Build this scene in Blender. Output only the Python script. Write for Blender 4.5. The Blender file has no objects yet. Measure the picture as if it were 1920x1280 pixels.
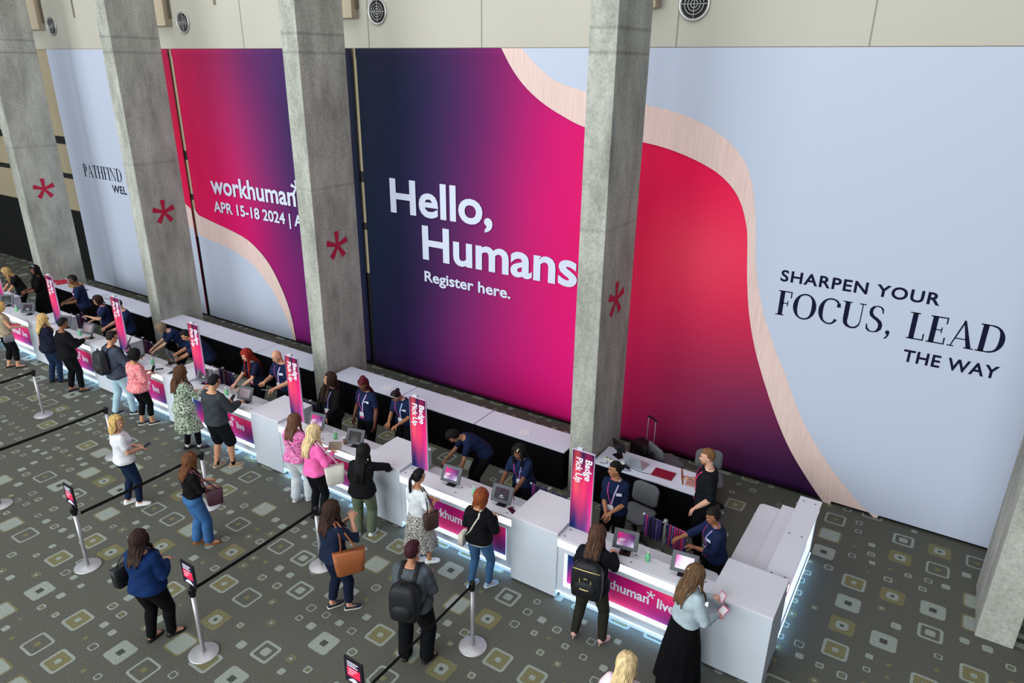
import bpy, bmesh, math, random
import numpy as np
from mathutils import Vector, Matrix

# ------------------------------------------------------------------ camera, world, lights, exposure
SC = bpy.context.scene
COL = SC.collection
CAM_H = 6.8
FPX = 1315.74
def cam_axes(yaw, pitch, roll):
    cy, sy, cp, sp, cr, sr = math.cos(yaw), math.sin(yaw), math.cos(pitch), math.sin(pitch), math.cos(roll), math.sin(roll)
    fwd = np.array([sy * cp, cy * cp, sp]); right = np.array([cy, -sy, 0.0]); up = np.cross(right, fwd)
    return np.array([cr * right + sr * up, -sr * right + cr * up, -fwd])
CAM_M = cam_axes(-0.56692, -0.37301, 0.01295)
CAM_P = np.array([0.0, 0.0, CAM_H])
cd = bpy.data.cameras.new('camera'); cam = bpy.data.objects.new('camera', cd); COL.objects.link(cam)
cd.sensor_width = 36.0; cd.lens = FPX * 36.0 / 1920.0; cd.clip_end = 200
mw = Matrix.Identity(4)
for i in range(3):
    for j in range(3): mw[i][j] = CAM_M[j][i]
    mw[i][3] = CAM_P[i]
cam.matrix_world = mw
SC.camera = cam

def plane_at(px, py, axis, val):
    """the point where the sight line of a photo pixel meets a wall or floor plane"""
    d = CAM_M.T @ np.array([(px - 960) / FPX, -(py - 640) / FPX, -1.0])
    t = (val - CAM_P[axis]) / d[axis]
    return CAM_P + t * d

W = bpy.data.worlds.new('daylight'); SC.world = W; W.use_nodes = True
W.node_tree.nodes['Background'].inputs[0].default_value = (0.82, 0.90, 1.0, 1)
W.node_tree.nodes['Background'].inputs[1].default_value = 0.21

def area(name, loc, target, sx, sy, energy, color):
    l = bpy.data.lights.new(name, 'AREA'); l.shape = 'RECTANGLE'; l.size = sx; l.size_y = sy; l.energy = energy; l.color = color
    o = bpy.data.objects.new(name, l); COL.objects.link(o); o.location = loc
    o.rotation_euler = (Vector(target) - Vector(loc)).to_track_quat('-Z', 'Y').to_euler()
    return o
area('window_daylight', (-11, -15, 9.0), (-10, 11, 3.0), 34, 11, 8900, (0.94, 1.0, 0.995))
area('overhead_fill', (-11, 5.0, 14.0), (-11, 5.0, 0), 26, 8, 1200, (1.0, 0.99, 1.0))  # unseen overhead fill light, added to brighten table tops, counter tops and floor
SC.view_settings.view_transform = 'Standard'; SC.view_settings.look = 'None'
SC.view_settings.exposure = 0.0; SC.view_settings.gamma = 1.0; SC.view_settings.use_curve_mapping = False
SC.cycles.max_bounces = 5; SC.cycles.diffuse_bounces = 3; SC.cycles.glossy_bounces = 2; SC.cycles.transmission_bounces = 4
SC.cycles.use_denoising = True

# ------------------------------------------------------------------ materials
def lin(h):
    h = h.lstrip('#'); c = [int(h[i:i + 2], 16) / 255 for i in (0, 2, 4)]
    return tuple(x / 12.92 if x <= 0.04045 else ((x + 0.055) / 1.055) ** 2.4 for x in c)
MATS = {}
def mat(name, color='#888888', rough=0.6, metal=0.0, emit=None, estr=0.0, var=0.0, vscale=20.0, bump=0.0, bscale=60.0, pattern=None, spec=0.3, stretch=None, alpha=None, trans=0.0):
    if name in MATS: return MATS[name]
    m = bpy.data.materials.new(name); m.use_nodes = True; nt = m.node_tree; b = nt.nodes['Principled BSDF']
    c = lin(color) if isinstance(color, str) else color
    b.inputs['Base Color'].default_value = (*c, 1); b.inputs['Roughness'].default_value = rough; b.inputs['Metallic'].default_value = metal
    b.inputs['Specular IOR Level'].default_value = spec
    if trans: b.inputs['Transmission Weight'].default_value = trans
    if emit:
        b.inputs['Emission Color'].default_value = (*lin(emit), 1); b.inputs['Emission Strength'].default_value = estr
    tc = None
    def coord(sc=None):
        nonlocal tc
        if tc is None: tc = nt.nodes.new('ShaderNodeTexCoord')
        if sc is None: return tc.outputs['Object']
        mp = nt.nodes.new('ShaderNodeMapping'); mp.inputs['Scale'].default_value = sc; nt.links.new(tc.outputs['Object'], mp.inputs['Vector'])
        return mp.outputs['Vector']
    if pattern:                                # two or three tone printed cloth
        kind, cols, sc = pattern
        if kind == 'spots':
            t = nt.nodes.new('ShaderNodeTexVoronoi'); t.inputs['Scale'].default_value = sc; out = t.outputs['Distance']
            nt.links.new(coord(), t.inputs['Vector'])
        else:
            t = nt.nodes.new('ShaderNodeTexNoise'); t.inputs['Scale'].default_value = sc; t.inputs['Detail'].default_value = 3; out = t.outputs['Fac']
            nt.links.new(coord(), t.inputs['Vector'])
        r = nt.nodes.new('ShaderNodeValToRGB'); r.color_ramp.interpolation = 'CONSTANT' if kind == 'spots' else 'LINEAR'
        el = r.color_ramp.elements
        for i, (p, cc) in enumerate(cols):
            e = el[i] if i < 2 else el.new(p)
            e.position = p; e.color = (*lin(cc), 1)
        nt.links.new(out, r.inputs['Fac']); nt.links.new(r.outputs['Color'], b.inputs['Base Color'])
    elif var > 0:
        n = nt.nodes.new('ShaderNodeTexNoise'); n.inputs['Scale'].default_value = vscale; n.inputs['Detail'].default_value = 4
        nt.links.new(coord(stretch), n.inputs['Vector'])
        r = nt.nodes.new('ShaderNodeValToRGB'); el = r.color_ramp.elements
        el[0].position = 0.3; el[1].position = 0.7
        el[0].color = (*[x * (1 - var) for x in c], 1); el[1].color = (*[min(1, x * (1 + var)) for x in c], 1)
        nt.links.new(n.outputs['Fac'], r.inputs['Fac']); nt.links.new(r.outputs['Color'], b.inputs['Base Color'])
    if bump > 0:
        n2 = nt.nodes.new('ShaderNodeTexNoise'); n2.inputs['Scale'].default_value = bscale; n2.inputs['Detail'].default_value = 3
        nt.links.new(coord(stretch), n2.inputs['Vector'])
        bp = nt.nodes.new('ShaderNodeBump'); bp.inputs['Strength'].default_value = bump; bp.inputs['Distance'].default_value = 0.01
        nt.links.new(n2.outputs['Fac'], bp.inputs['Height']); nt.links.new(bp.outputs['Normal'], b.inputs['Normal'])
    MATS[name] = m
    return m
def cloth(color, pattern=None):
    k = 'cloth_' + (color.lstrip('#') if pattern is None else pattern[0] + color.lstrip('#'))
    return mat(k, color, rough=0.92, var=0.12, vscale=9, bump=0.25, bscale=16, pattern=pattern, spec=0.1)
def skin(color): return mat('skin_' + color.lstrip('#'), color, rough=0.5, var=0.06, vscale=12, spec=0.3)
def hairm(color): return mat('hair_' + color.lstrip('#'), color, rough=0.65, var=0.4, vscale=26, spec=0.18, stretch=(1, 1, 0.25))
def vcol_mat(name, rough=0.8):
    if name in MATS: return MATS[name]
    m = bpy.data.materials.new(name); m.use_nodes = True; nt = m.node_tree; b = nt.nodes['Principled BSDF']
    a = nt.nodes.new('ShaderNodeAttribute'); a.attribute_name = 'print'
    nt.links.new(a.outputs['Color'], b.inputs['Base Color']); b.inputs['Roughness'].default_value = rough; b.inputs['Specular IOR Level'].default_value = 0.21
    n2 = nt.nodes.new('ShaderNodeTexNoise'); n2.inputs['Scale'].default_value = 3
    bp = nt.nodes.new('ShaderNodeBump'); bp.inputs['Strength'].default_value = 0.06
    nt.links.new(n2.outputs['Fac'], bp.inputs['Height']); nt.links.new(bp.outputs['Normal'], b.inputs['Normal'])
    MATS[name] = m; return m

# ------------------------------------------------------------------ mesh helpers
def V(*a): return np.array(a, float)
def unit(v):
    v = np.asarray(v, float); n = np.linalg.norm(v)
    return v / n if n > 1e-9 else V(0, 0, 1)
class MB:
    def __init__(s): s.v = []; s.f = []; s.m = []
    def add(s, verts, faces, mi=0):
        o = len(s.v); s.v.extend([tuple(map(float, p)) for p in verts])
        for f in faces: s.f.append(tuple(i + o for i in f)); s.m.append(mi)
    def box(s, x0, x1, y0, y1, z0, z1, mi=0, M=None):
        p = [V(x, y, z) for z in (z0, z1) for y in (y0, y1) for x in (x0, x1)]
        if M is not None: p = [M(q) for q in p]
        s.add(p, [(0, 2, 3, 1), (4, 5, 7, 6), (0, 1, 5, 4), (2, 6, 7, 3), (0, 4, 6, 2), (1, 3, 7, 5)], mi)
    def rings(s, rings, mi=0, cap=True):
        n = len(rings[0]); o = len(s.v)
        for r in rings: s.v.extend([tuple(map(float, p)) for p in r])
        for k in range(len(rings) - 1):
            for i in range(n):
                j = (i + 1) % n
                s.f.append((o + k * n + i, o + k * n + j, o + (k + 1) * n + j, o + (k + 1) * n + i)); s.m.append(mi)
        if cap:
            s.f.append(tuple(o + i for i in reversed(range(n)))); s.m.append(mi)
            s.f.append(tuple(o + (len(rings) - 1) * n + i for i in range(n))); s.m.append(mi)
    def tube(s, pts, rads, n=8, mi=0, hint=None, ends=True):
        """round or oval tube; rads float or (a across hint side, b)"""
        pts = [np.asarray(p, float) for p in pts]
        if not isinstance(rads, (list, tuple)): rads = [rads] * len(pts)
        rads = [r if isinstance(r, tuple) else (r, r) for r in rads]
        d0 = unit(pts[1] - pts[0])
        h = np.asarray(hint, float) if hint is not None else (V(1, 0, 0) if abs(d0[0]) < 0.8 else V(0, 1, 0))
        out = []
        for k, p in enumerate(pts):
            if k == 0: d = d0
            elif k == len(pts) - 1: d = unit(pts[-1] - pts[-2])
            else: d = unit(unit(pts[k] - pts[k - 1]) + unit(pts[k + 1] - pts[k]))
            a = h - d * (h @ d); a = unit(a); b = np.cross(d, a); h = a
            ra, rb = rads[k]
            def ring(c, q): return [c + a * math.cos(t) * ra * q + b * math.sin(t) * rb * q for t in (2 * math.pi * i / n for i in range(n))]
            if ends and k == 0:
                rr = min(ra, rb); out.append(ring(p - d * rr * 0.85, 0.35)); out.append(ring(p - d * rr * 0.5, 0.8))
            out.append(ring(p, 1.0))
            if ends and k == len(pts) - 1:
                rr = min(ra, rb); out.append(ring(p + d * rr * 0.5, 0.8)); out.append(ring(p + d * rr * 0.85, 0.35))
        s.rings(out, mi)
    def ell(s, c, r, A=None, mi=0, nu=14, nv=9, fn=None):
        c = np.asarray(c, float); A = np.eye(3) if A is None else np.asarray(A, float)   # rows of A: right, forward, up
        out = []
        for k in range(nv + 1):
            th = math.pi * min(max(k / nv, 0.03), 0.97)
            ring = []
            for i in range(nu):
                ph = 2 * math.pi * i / nu
                d = V(math.sin(th) * math.cos(ph), math.sin(th) * math.sin(ph), -math.cos(th))
                q = fn(d) if fn else 1.0
                ring.append(c + (A.T @ (d * V(*r))) * q)
            out.append(ring)
        s.rings(out, mi)
    def lathe(s, prof, c=(0, 0, 0), n=24, mi=0):
        c = V(*c)
        s.rings([[c + V(r * math.cos(2 * math.pi * i / n), r * math.sin(2 * math.pi * i / n), z) for i in range(n)] for r, z in prof], mi)
    def data(s, name):
        me = bpy.data.meshes.new(name); me.from_pydata(s.v, [], s.f); me.update()
        if s.m: me.polygons.foreach_set('material_index', s.m)
        return me
    def build(s, name, mats, parent=None, smooth=False, bevel=0.0, loc=None):
        me = s.data(name)
        for m in (mats if isinstance(mats, (list, tuple)) else [mats]): me.materials.append(m)
        if smooth:
            me.polygons.foreach_set('use_smooth', [True] * len(me.polygons))
        o = bpy.data.objects.new(name, me); COL.objects.link(o)
        if parent is not None: o.parent = parent
        if loc is not None: o.location = loc
        if bevel > 0:
            bm = o.modifiers.new('bevel', 'BEVEL'); bm.width = bevel; bm.segments = 2; bm.limit_method = 'ANGLE'
        me.update()
        return o
def solid(mb, voxel=0.012, smooth=3, factor=0.5):
    """fuse the overlapping shapes of mb into one continuous skin"""
    me = mb.data('fuse'); o = bpy.data.objects.new('fuse', me); COL.objects.link(o)
    r = o.modifiers.new('r', 'REMESH'); r.mode = 'VOXEL'; r.voxel_size = voxel
    if smooth:
        s = o.modifiers.new('s', 'SMOOTH'); s.iterations = smooth; s.factor = factor
    dg = bpy.context.evaluated_depsgraph_get(); ev = o.evaluated_get(dg); em = ev.to_mesh()
    n = len(em.vertices); co = np.empty(n * 3); em.vertices.foreach_get('co', co)
    out = MB(); out.v = [tuple(p) for p in co.reshape(-1, 3).tolist()]
    out.f = [tuple(p.vertices) for p in em.polygons]; out.m = [0] * len(out.f)
    ev.to_mesh_clear(); bpy.data.objects.remove(o); bpy.data.meshes.remove(me)
    return out
def tag(o, label, cat, group=None, kind=None):
    if label: o['label'] = label
    if cat: o['category'] = cat
    if group: o['group'] = group
    if kind: o['kind'] = kind
    return o
def thing(name, label, cat, loc=(0, 0, 0), rz=0.0, group=None):
    o = bpy.data.objects.new(name, None); COL.objects.link(o); o.empty_display_size = 0.1
    o.location = loc; o.rotation_euler = (0, 0, rz)
    return tag(o, label, cat, group)
def struct(o): o['kind'] = 'structure'; return o
def dup(root, loc, rz=None, label=None, name=None):
    r = root.copy(); COL.objects.link(r); r.location = loc
    if rz is not None: r.rotation_euler = (0, 0, rz)
    if label: r['label'] = label
    for ch in list(root.children):
        c = ch.copy(); COL.objects.link(c); c.parent = r
        for g in list(ch.children):
            d = g.copy(); COL.objects.link(d); d.parent = c
    return r
from mathutils.geometry import tessellate_polygon
def flat_poly(mb, pts2, to3, t=0.003, nrm=(0, -1, 0), mi=0):
    """a thin flat plate cut to an outline (concave allowed)"""
    q = [pts2[0]]
    for p in pts2[1:]:
        if math.hypot(p[0] - q[-1][0], p[1] - q[-1][1]) > 1e-4: q.append(p)
    n = V(*nrm); tr = tessellate_polygon([[Vector((p[0], p[1], 0)) for p in q]])
    vs = [to3(*p) + n * t for p in q]; fs = []
    for f in tr:
        a, b, c = (vs[i] for i in f)
        fs.append(tuple(f) if np.cross(b - a, c - a) @ n > 0 else tuple(reversed(f)))
    mb.add(vs, fs, mi)
def yo(x):
    """the counter row bends back a little towards its far end"""
    return float(np.interp(-x, [4.5, 7.0, 9.8, 12.6, 15.4, 18.0, 24.0], [0, .03, .05, .13, .19, .19, .2]))
# ------------------------------------------------------------------ the hall: carpet, walls, columns
YB = 11.40          # plane of the hanging banners
def rsq(cx, cy, half, r, n=4):
    out = []
    for qx, qy, a0 in ((1, 1, 0), (-1, 1, 90), (-1, -1, 180), (1, -1, 270)):
        for i in range(n + 1):
            a = math.radians(a0 + 90 * i / n); out.append((cx + qx * (half - r) + math.cos(a) * r, cy + qy * (half - r) + math.sin(a) * r))
    return out
def carpet():
    m = MB(); rng = random.Random(11)
    m.box(-36, 8, -3, 14, -.1, 0, 0)
    def fill(cx, cy, h, mi, z=.0006, r=None):
        p = rsq(cx, cy, h, r if r is not None else h * (.30 if h > .08 else .5)); m.add([(x, y, z) for x, y in p], [tuple(range(len(p)))], mi)
    def ring(cx, cy, h, t, mi, z=.0006):
        q_ = .30 if h > .08 else .5; a = rsq(cx, cy, h, h * q_); b = rsq(cx, cy, h - t, max(.006, h * q_ - t * .5)); n = len(a)
        m.add([(x, y, z) for x, y in a + b], [(i, (i + 1) % n, n + (i + 1) % n, n + i) for i in range(n)], mi)
    P = .495; X0, Y0 = -7.62, 4.53
    known = {(0,0):3,(1,-1):4,(1,0):2,(3,-1):6,(1,-2):5,(3,-2):1,(0,2):2,(-1,1):4,(2,-2):3,(2,1):6,(3,4):3,(3,3):5,(5,4):1,(5,1):3,(6,3):5,(7,3):4,(8,2):3,(7,1):4,(6,1):5,(7,4):6,(4,3):4,(6,0):2,
             (2,4):3,(4,0):1,(1,2):6,(-10,0):2,(-9,0):1,(-6,0):5,(-5,-1):3,(-5,-2):3,(-4,-3):1,(-2,-3):3,(0,-3):1,(-1,-4):3,(1,-3):2,(-4,-1):4,(-3,0):4,(-5,1):2,(-4,1):2,(-1,-1):3,(-3,1):5,
             (14,13):2,(16,13):6,(16,12):4,(17,12):2,(15,10):3,(15,9):1,(16,10):4,(17,10):1,(15,8):4,(17,9):6,(16,8):1,(18,8):3,(17,7):3,(14,11):1}
    none = {(0,1),(1,1),(2,0),(2,-1),(3,0),(3,1),(3,2),(2,2),(2,3),(4,1),(4,2),(4,-1),(5,0),(5,3),(6,2),(7,2),(8,3),(6,4),(7,0),(8,1),(0,-1),(-1,0),(-2,0),(-2,-1),(-3,-1),(-3,-2),(-4,-2),(-2,-2),(-1,-2),(-1,-3),(-3,-3),(1,3),(0,3),(15,11),(15,12),(16,11),(16,9),(17,11),(14,10),(14,9),(14,8),(15,13),(17,8)}
    for i in range(-46, 29):
        for j in range(-13, 16):
            cx, cy = X0 + P * i, Y0 + P * j
            kd = known.get((i, j))
            if kd is None and (i, j) not in none and rng.random() < .36: kd = rng.choice([1, 2, 3, 4, 5, 6, 3, 5])
            if kd:
                h = .152
                if kd == 1: ring(cx, cy, h, h - .045, 1); fill(cx, cy, .045, 3)
                elif kd == 2: ring(cx, cy, h, .03, 1); fill(cx, cy, .035, 2)
                elif kd == 3: ring(cx, cy, h, .035, 1); ring(cx, cy, h - .035, .08, 2); fill(cx, cy, .037, 1)
                elif kd == 4: ring(cx, cy, h, .075, 2); ring(cx, cy, .077, .052, 1); fill(cx, cy, .025, 3)
                elif kd == 5: ring(cx, cy, h + .012, .024, 2); fill(cx, cy, h - .012, 1)
                else: ring(cx, cy, h - .005, .038, 1); fill(cx, cy, .06, 1)
            else:
                for a in (-1, 1):
                    for b in (-1, 1):
                        if rng.random() < .34: continue
                        x, y = cx + a * P / 4 + rng.uniform(-.035, .035), cy + b * P / 4 + rng.uniform(-.035, .035); h = rng.uniform(.042, .062); t = rng.random()
                        if t < .3: fill(x, y, h, 1)
                        elif t < .5: ring(x, y, h, .016, 1)
                        elif t < .75: ring(x, y, h, .022, 1); fill(x, y, .02, 2)
                        elif t < .9: ring(x, y, h, .02, 2); fill(x, y, .022, 1)
                        else: fill(x, y, h * .5, 2)
    def cm(n, c): return mat(n, c, .97, var=.22, vscale=55, bump=.5, bscale=220, spec=.05)
    o = m.build('floor', [cm('carpet_ground', '#5a5a53'), cm('carpet_light', '#8d948c'), cm('carpet_olive', '#736f52'), cm('carpet_dark', '#4a4b46')])
    return struct(o)
carpet()

def concrete():
    m = bpy.data.materials.new('concrete'); m.use_nodes = True; nt = m.node_tree; b = nt.nodes['Principled BSDF']; N = nt.nodes.new; K = nt.links.new
    tc = N('ShaderNodeTexCoord'); mp = N('ShaderNodeMapping'); mp.inputs['Scale'].default_value = (2.2, 2.2, .7); K(tc.outputs['Object'], mp.inputs['Vector'])
    n1 = N('ShaderNodeTexNoise'); n1.inputs['Scale'].default_value = 1.3; n1.inputs['Detail'].default_value = 8; n1.inputs['Roughness'].default_value = .65; K(mp.outputs['Vector'], n1.inputs['Vector'])
    r1 = N('ShaderNodeValToRGB'); e = r1.color_ramp.elements; e[0].position = .28; e[0].color = (*lin('#85867e'), 1); e[1].position = .72; e[1].color = (*lin('#bcbdb4'), 1); K(n1.outputs['Fac'], r1.inputs['Fac'])
    n2 = N('ShaderNodeTexNoise'); n2.inputs['Scale'].default_value = 26; n2.inputs['Detail'].default_value = 5; K(tc.outputs['Object'], n2.inputs['Vector'])
    r2 = N('ShaderNodeValToRGB'); e = r2.color_ramp.elements; e[0].position = .25; e[0].color = (.72, .72, .72, 1); e[1].position = .6; e[1].color = (1, 1, 1, 1); K(n2.outputs['Fac'], r2.inputs['Fac'])
    sx = N('ShaderNodeSeparateXYZ'); K(tc.outputs['Object'], sx.inputs[0])
    dv = N('ShaderNodeMath'); dv.operation = 'DIVIDE'; dv.inputs[1].default_value = 10; K(sx.outputs['Z'], dv.inputs[0])
    r3 = N('ShaderNodeValToRGB'); e = r3.color_ramp.elements; e[0].position = 0; e[0].color = (1, 1, 1, 1); e[1].position = 1; e[1].color = (1, 1, 1, 1)
    for z, w, dk in ((2.25, .012, .55), (4.58, .016, .5), (6.99, .010, .6), (7.30, .03, .62)):
        for q, c in ((z - w, 1), (z, dk), (z + w, 1)):
            k = e.new(q / 10); k.color = (c, c, c, 1)
    K(dv.outputs[0], r3.inputs['Fac'])
    def mul(a, c):
        x = N('ShaderNodeMix'); x.data_type = 'RGBA'; x.blend_type = 'MULTIPLY'; x.inputs[0].default_value = 1; K(a, x.inputs[6]); K(c, x.inputs[7]); return x.outputs[2]
    K(mul(mul(r1.outputs['Color'], r2.outputs['Color']), r3.outputs['Color']), b.inputs['Base Color'])
    b.inputs['Roughness'].default_value = .9; b.inputs['Specular IOR Level'].default_value = .15
    bp = N('ShaderNodeBump'); bp.inputs['Strength'].default_value = .35; bp.inputs['Distance'].default_value = .01; K(n2.outputs['Fac'], bp.inputs['Height']); K(bp.outputs['Normal'], b.inputs['Normal'])
    return m
CONC = concrete()
def star(to3, nrm, R, mats, parent, name='asterisk'):
    m = MB(); p = []
    for a in (90, 162, 234, 306, 378):
        c, s = math.cos(math.radians(a)), math.sin(math.radians(a))
        p += [((u * c - v * s) * R, (u * s + v * c) * R) for u, v in ((1, -.22), (1, .22))]
        p.append((.21 * R * math.cos(math.radians(a + 36)), .21 * R * math.sin(math.radians(a + 36))))
    flat_poly(m, p, to3, .004, nrm)
    return m.build(name, mats, parent)
COLX = [(-22.53, -22.11), (-16.77, -16.35), (-10.87, -10.45), (-4.72, -4.30), (1.28, 1.70)]
for i, (x0, x1) in enumerate(COLX):
    m = MB(); m.box(x0, x1, 9.25, 10.40, 0, 9.6)
    c = m.build('concrete_column', CONC, bevel=.012); struct(c)
    if i < 4:
        tag(c, None, None)
        z0 = 3.40
        star(lambda u, v, xx=x1: V(xx, 9.80 + u, z0 + v), (1, 0, 0), .29, mat('vinyl_red', '#ae1c3f', .5), c)
# upper plaster wall, soffit, recessed lower wall
m = MB(); m.box(-36, 8, 11.404, 11.9, 7.12, 9.8); w = struct(m.build('wall_back', mat('plaster_cream', '#b4b1a5', .85, var=.03, vscale=.6)))
for x in (-14.68, -10.78, -8.0, -4.29, -1.53):
    mm = MB(); mm.box(x - .008, x + .008, 11.396, 11.404, 7.12, 9.8); mm.build('panel_joint', mat('joint_grey', '#8a8980', .9), w)
m = MB(); zz = [float(plane_at(a, b, 1, 11.44)[2]) for a, b in ((145, 395), (112, 255), (112, 269), (128, 325), (128, 334))]
m.box(-36, 8, 11.44, 11.9, zz[0], 7.12)
for z0, z1 in ((zz[2], zz[1]), (zz[4], zz[3])): m.box(-36, 8, 11.425, 11.44, z0, z1, 1)
m.box(-36, 8, 11.43, 11.9, 0, zz[0], 2)
struct(m.build('wall_lower', [mat('plaster_tan', '#a2957c', .9, var=.06, vscale=1), mat('black_trim', '#1b1b1a', .7), mat('black_opening', '#0b0b0b', .8)]))
for i, (x0, x1) in enumerate(COLX[:4]):
    cx = float(plane_at(*((86, 55), (323, 48), (672, 33), (1237, 14))[i], 1, 11.404)[0]); cz = float(plane_at(*((86, 55), (323, 48), (672, 33), (1237, 14))[i], 1, 11.22)[2])
    m = MB(); m.box(cx - .9, cx, 11.22, 11.404, cz, 9.7); b = struct(m.build('trim_%d' % (i + 1), mat('casing_beige', '#b7a993', .8), bevel=.01))
    m = MB(); m.box(cx, cx + .03, 11.32, 11.404, cz + .18, 9.7); m.build('casing_edge', mat('casing_dark', '#77705f', .8), b)
# round air nozzles high on the wall
VL = ['round air nozzle between the two rightmost columns', 'round air nozzle above the dark blue edge of the greeting banner', 'round air nozzle above the red and purple date banner', 'round air nozzle above the white banner at far left', 'round air nozzle half hidden by the leftmost column']
for (x, z), lb in zip(((-4.05, 7.72), (-10.50, 7.78), (-16.84, 7.70), (-23.04, 7.72), (-24.75, 7.62)), VL):
    t = thing('air_nozzle', lb, 'vent', (x, 11.404, z), 0, 'air nozzles on the upper wall')
    R = .25; m = MB(); n = 32
    def circ(r, y): return [V(r * math.cos(2 * math.pi * i / n), y, r * math.sin(2 * math.pi * i / n)) for i in range(n)]
    m.rings([circ(R, 0), circ(R, -.03), circ(R - .02, -.045), circ(R - .045, -.03), circ(R - .05, -.005)], cap=False); m.build('rim', mat('nozzle_rim', '#b9b9b6', .35, .6), t, True)
    m = MB(); m.rings([circ(R - .04, -.006), circ(R - .04, -.004)]); m.build('throat', mat('nozzle_throat', '#101012', .6), t)
    for r in (.15, .10, .055):
        m = MB(); m.tube([V(r * math.cos(a), -.03, r * math.sin(a)) for a in (2 * math.pi * i / 24 for i in range(25))], .007, 6, ends=False); m.build('ring', mat('nozzle_rim', '#b9b9b6', .35, .6), t, True)
    m = MB(); m.tube([V(0, -.025, -R + .05), V(0, -.025, R - .05)], .006, 6); m.tube([V(-R + .05, -.025, 0), V(R - .05, -.025, 0)], .006, 6); m.build('spoke', mat('nozzle_rim', '#b9b9b6', .35, .6), t, True)
for x, z in ((-21.75, 7.92), (-15.55, 8.05)):
    m = MB(); m.box(x - .05, x + .05, 11.40, 11.404, z, 9.8); struct(m.build('trim_5' if x < -20 else 'trim_6', mat('casing_dark', '#77705f', .8)))

# ------------------------------------------------------------------ printed banners
ILL = 1.0
def albedo(h): return tuple(min(.93, c / ILL) for c in lin(h))
LAV = mat('print_lavender', albedo('#b5bdcf'), .85, spec=.1)
PEACH = mat('print_woodgrain', albedo('#d6bcb6'), .85, var=.09, vscale=5, stretch=(8, 8, .3), spec=.1)
WHITE_INK = mat('print_white', albedo('#c9cfe2'), .85, spec=.1); NAVY_INK = mat('print_navy', '#12162f', .85, spec=.1)
def px2xz(px, py): p = plane_at(px, py, 1, YB); return (float(p[0]), float(p[2]))
BZ0, BZ1 = .06, 7.11
def rbf(pts, cols, eps, ridge):
    pts = np.asarray(pts, float); n = len(pts); K = np.ones((n + 1, n + 1)); K[n, n] = 0
    K[:n, :n] = np.sqrt(((pts[:, None] - pts[None]) ** 2).sum(2) + eps) - ridge * np.eye(n); cf = np.linalg.solve(K, np.vstack([cols, np.zeros((1, 3))]))
    return lambda q: np.clip(np.sqrt(((pts - q) ** 2).sum(1) + eps) @ cf[:-1] + cf[-1], .003, .95)
def banner(name, label, x0, x1, samples):
    nx, nz = 56, 64; S = [(*px2xz(a, b), np.array(albedo(c)) * .84) for a, b, c in samples]
    sx = np.array([[s[0], s[1]] for s in S]); sc = np.array([s[2] for s in S])
    n_ = len(sx); K_ = np.ones((n_ + 1, n_ + 1)); K_[n_, n_] = 0
    K_[:n_, :n_] = np.sqrt(((sx[:, None] - sx[None]) ** 2).sum(2) + .3) - .12 * np.eye(n_)
    cf = np.linalg.solve(K_, np.vstack([sc, np.zeros((1, 3))]))
    vs, cols = [], []
    for j in range(nz + 1):
        z = BZ0 + (BZ1 - BZ0) * j / nz
        for i in range(nx + 1):
            x = x0 + (x1 - x0) * i / nx; dy = 0
            if z > BZ1 - .20: dy = -.022 * math.sin(math.pi * min(1, (BZ1 - z) / .20 + .15))
            if z < BZ0 + .16: dy = -.02 * math.sin(math.pi * min(1, (z - BZ0) / .16 + .1))
            vs.append((x, YB + dy, z))
            cols.append((np.sqrt(((sx - (x, z)) ** 2).sum(1) + .3)) @ cf[:-1] + cf[-1])
    cols = np.clip(np.array(cols), .003, .95)
    m = MB(); W_ = nx + 1
    m.add(vs, [(j * W_ + i, j * W_ + i + 1, (j + 1) * W_ + i + 1, (j + 1) * W_ + i) for j in range(nz) for i in range(nx)])
    o = m.build(name, vcol_mat('banner_print'), None, True); a = o.data.color_attributes.new('print', 'FLOAT_COLOR', 'POINT')
    a.data.foreach_set('color', np.concatenate([np.c_[np.array(cols), np.ones(len(cols))]]).astype(np.float32).ravel())
    s = o.modifiers.new('thickness', 'SOLIDIFY'); s.thickness = .006; s.offset = 1
    return tag(o, label, 'banner')
def shape(parent, pts_xz, m_, name, off=.004):
    m = MB(); flat_poly(m, pts_xz, lambda x, z: V(x, YB - off, z), 0, (0, -1, 0)); return m.build(name, m_, parent)
def smooth_pts(pts, it=2):
    for _ in range(it):
        q = [pts[0]]
        for a, b in zip(pts[:-1], pts[1:]): q += [(a[0] * .75 + b[0] * .25, a[1] * .75 + b[1] * .25), (a[0] * .25 + b[0] * .75, a[1] * .25 + b[1] * .75)]
        pts = q + [pts[-1]]
    return pts
_CAP = None
def text_data(body, bold=0.0, space=1.0):
    c = bpy.data.curves.new('txt', 'FONT'); c.body = body; c.size = 1; c.offset = bold; c.space_character = space; c.resolution_u = 4
    o = bpy.data.objects.new('txt', c); COL.objects.link(o); dg = bpy.context.evaluated_depsgraph_get(); dg.update(); ev = o.evaluated_get(dg); me = ev.to_mesh()
    v = [tuple(q.co) for q in me.vertices]; f = [tuple(p.vertices) for p in me.polygons]; ev.to_mesh_clear(); bpy.data.objects.remove(o); bpy.data.curves.remove(c)
    return v, f
def cap_h(bold):
    v, f = text_data('H', bold); return min(q[1] for q in v), max(q[1] for q in v)
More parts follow.
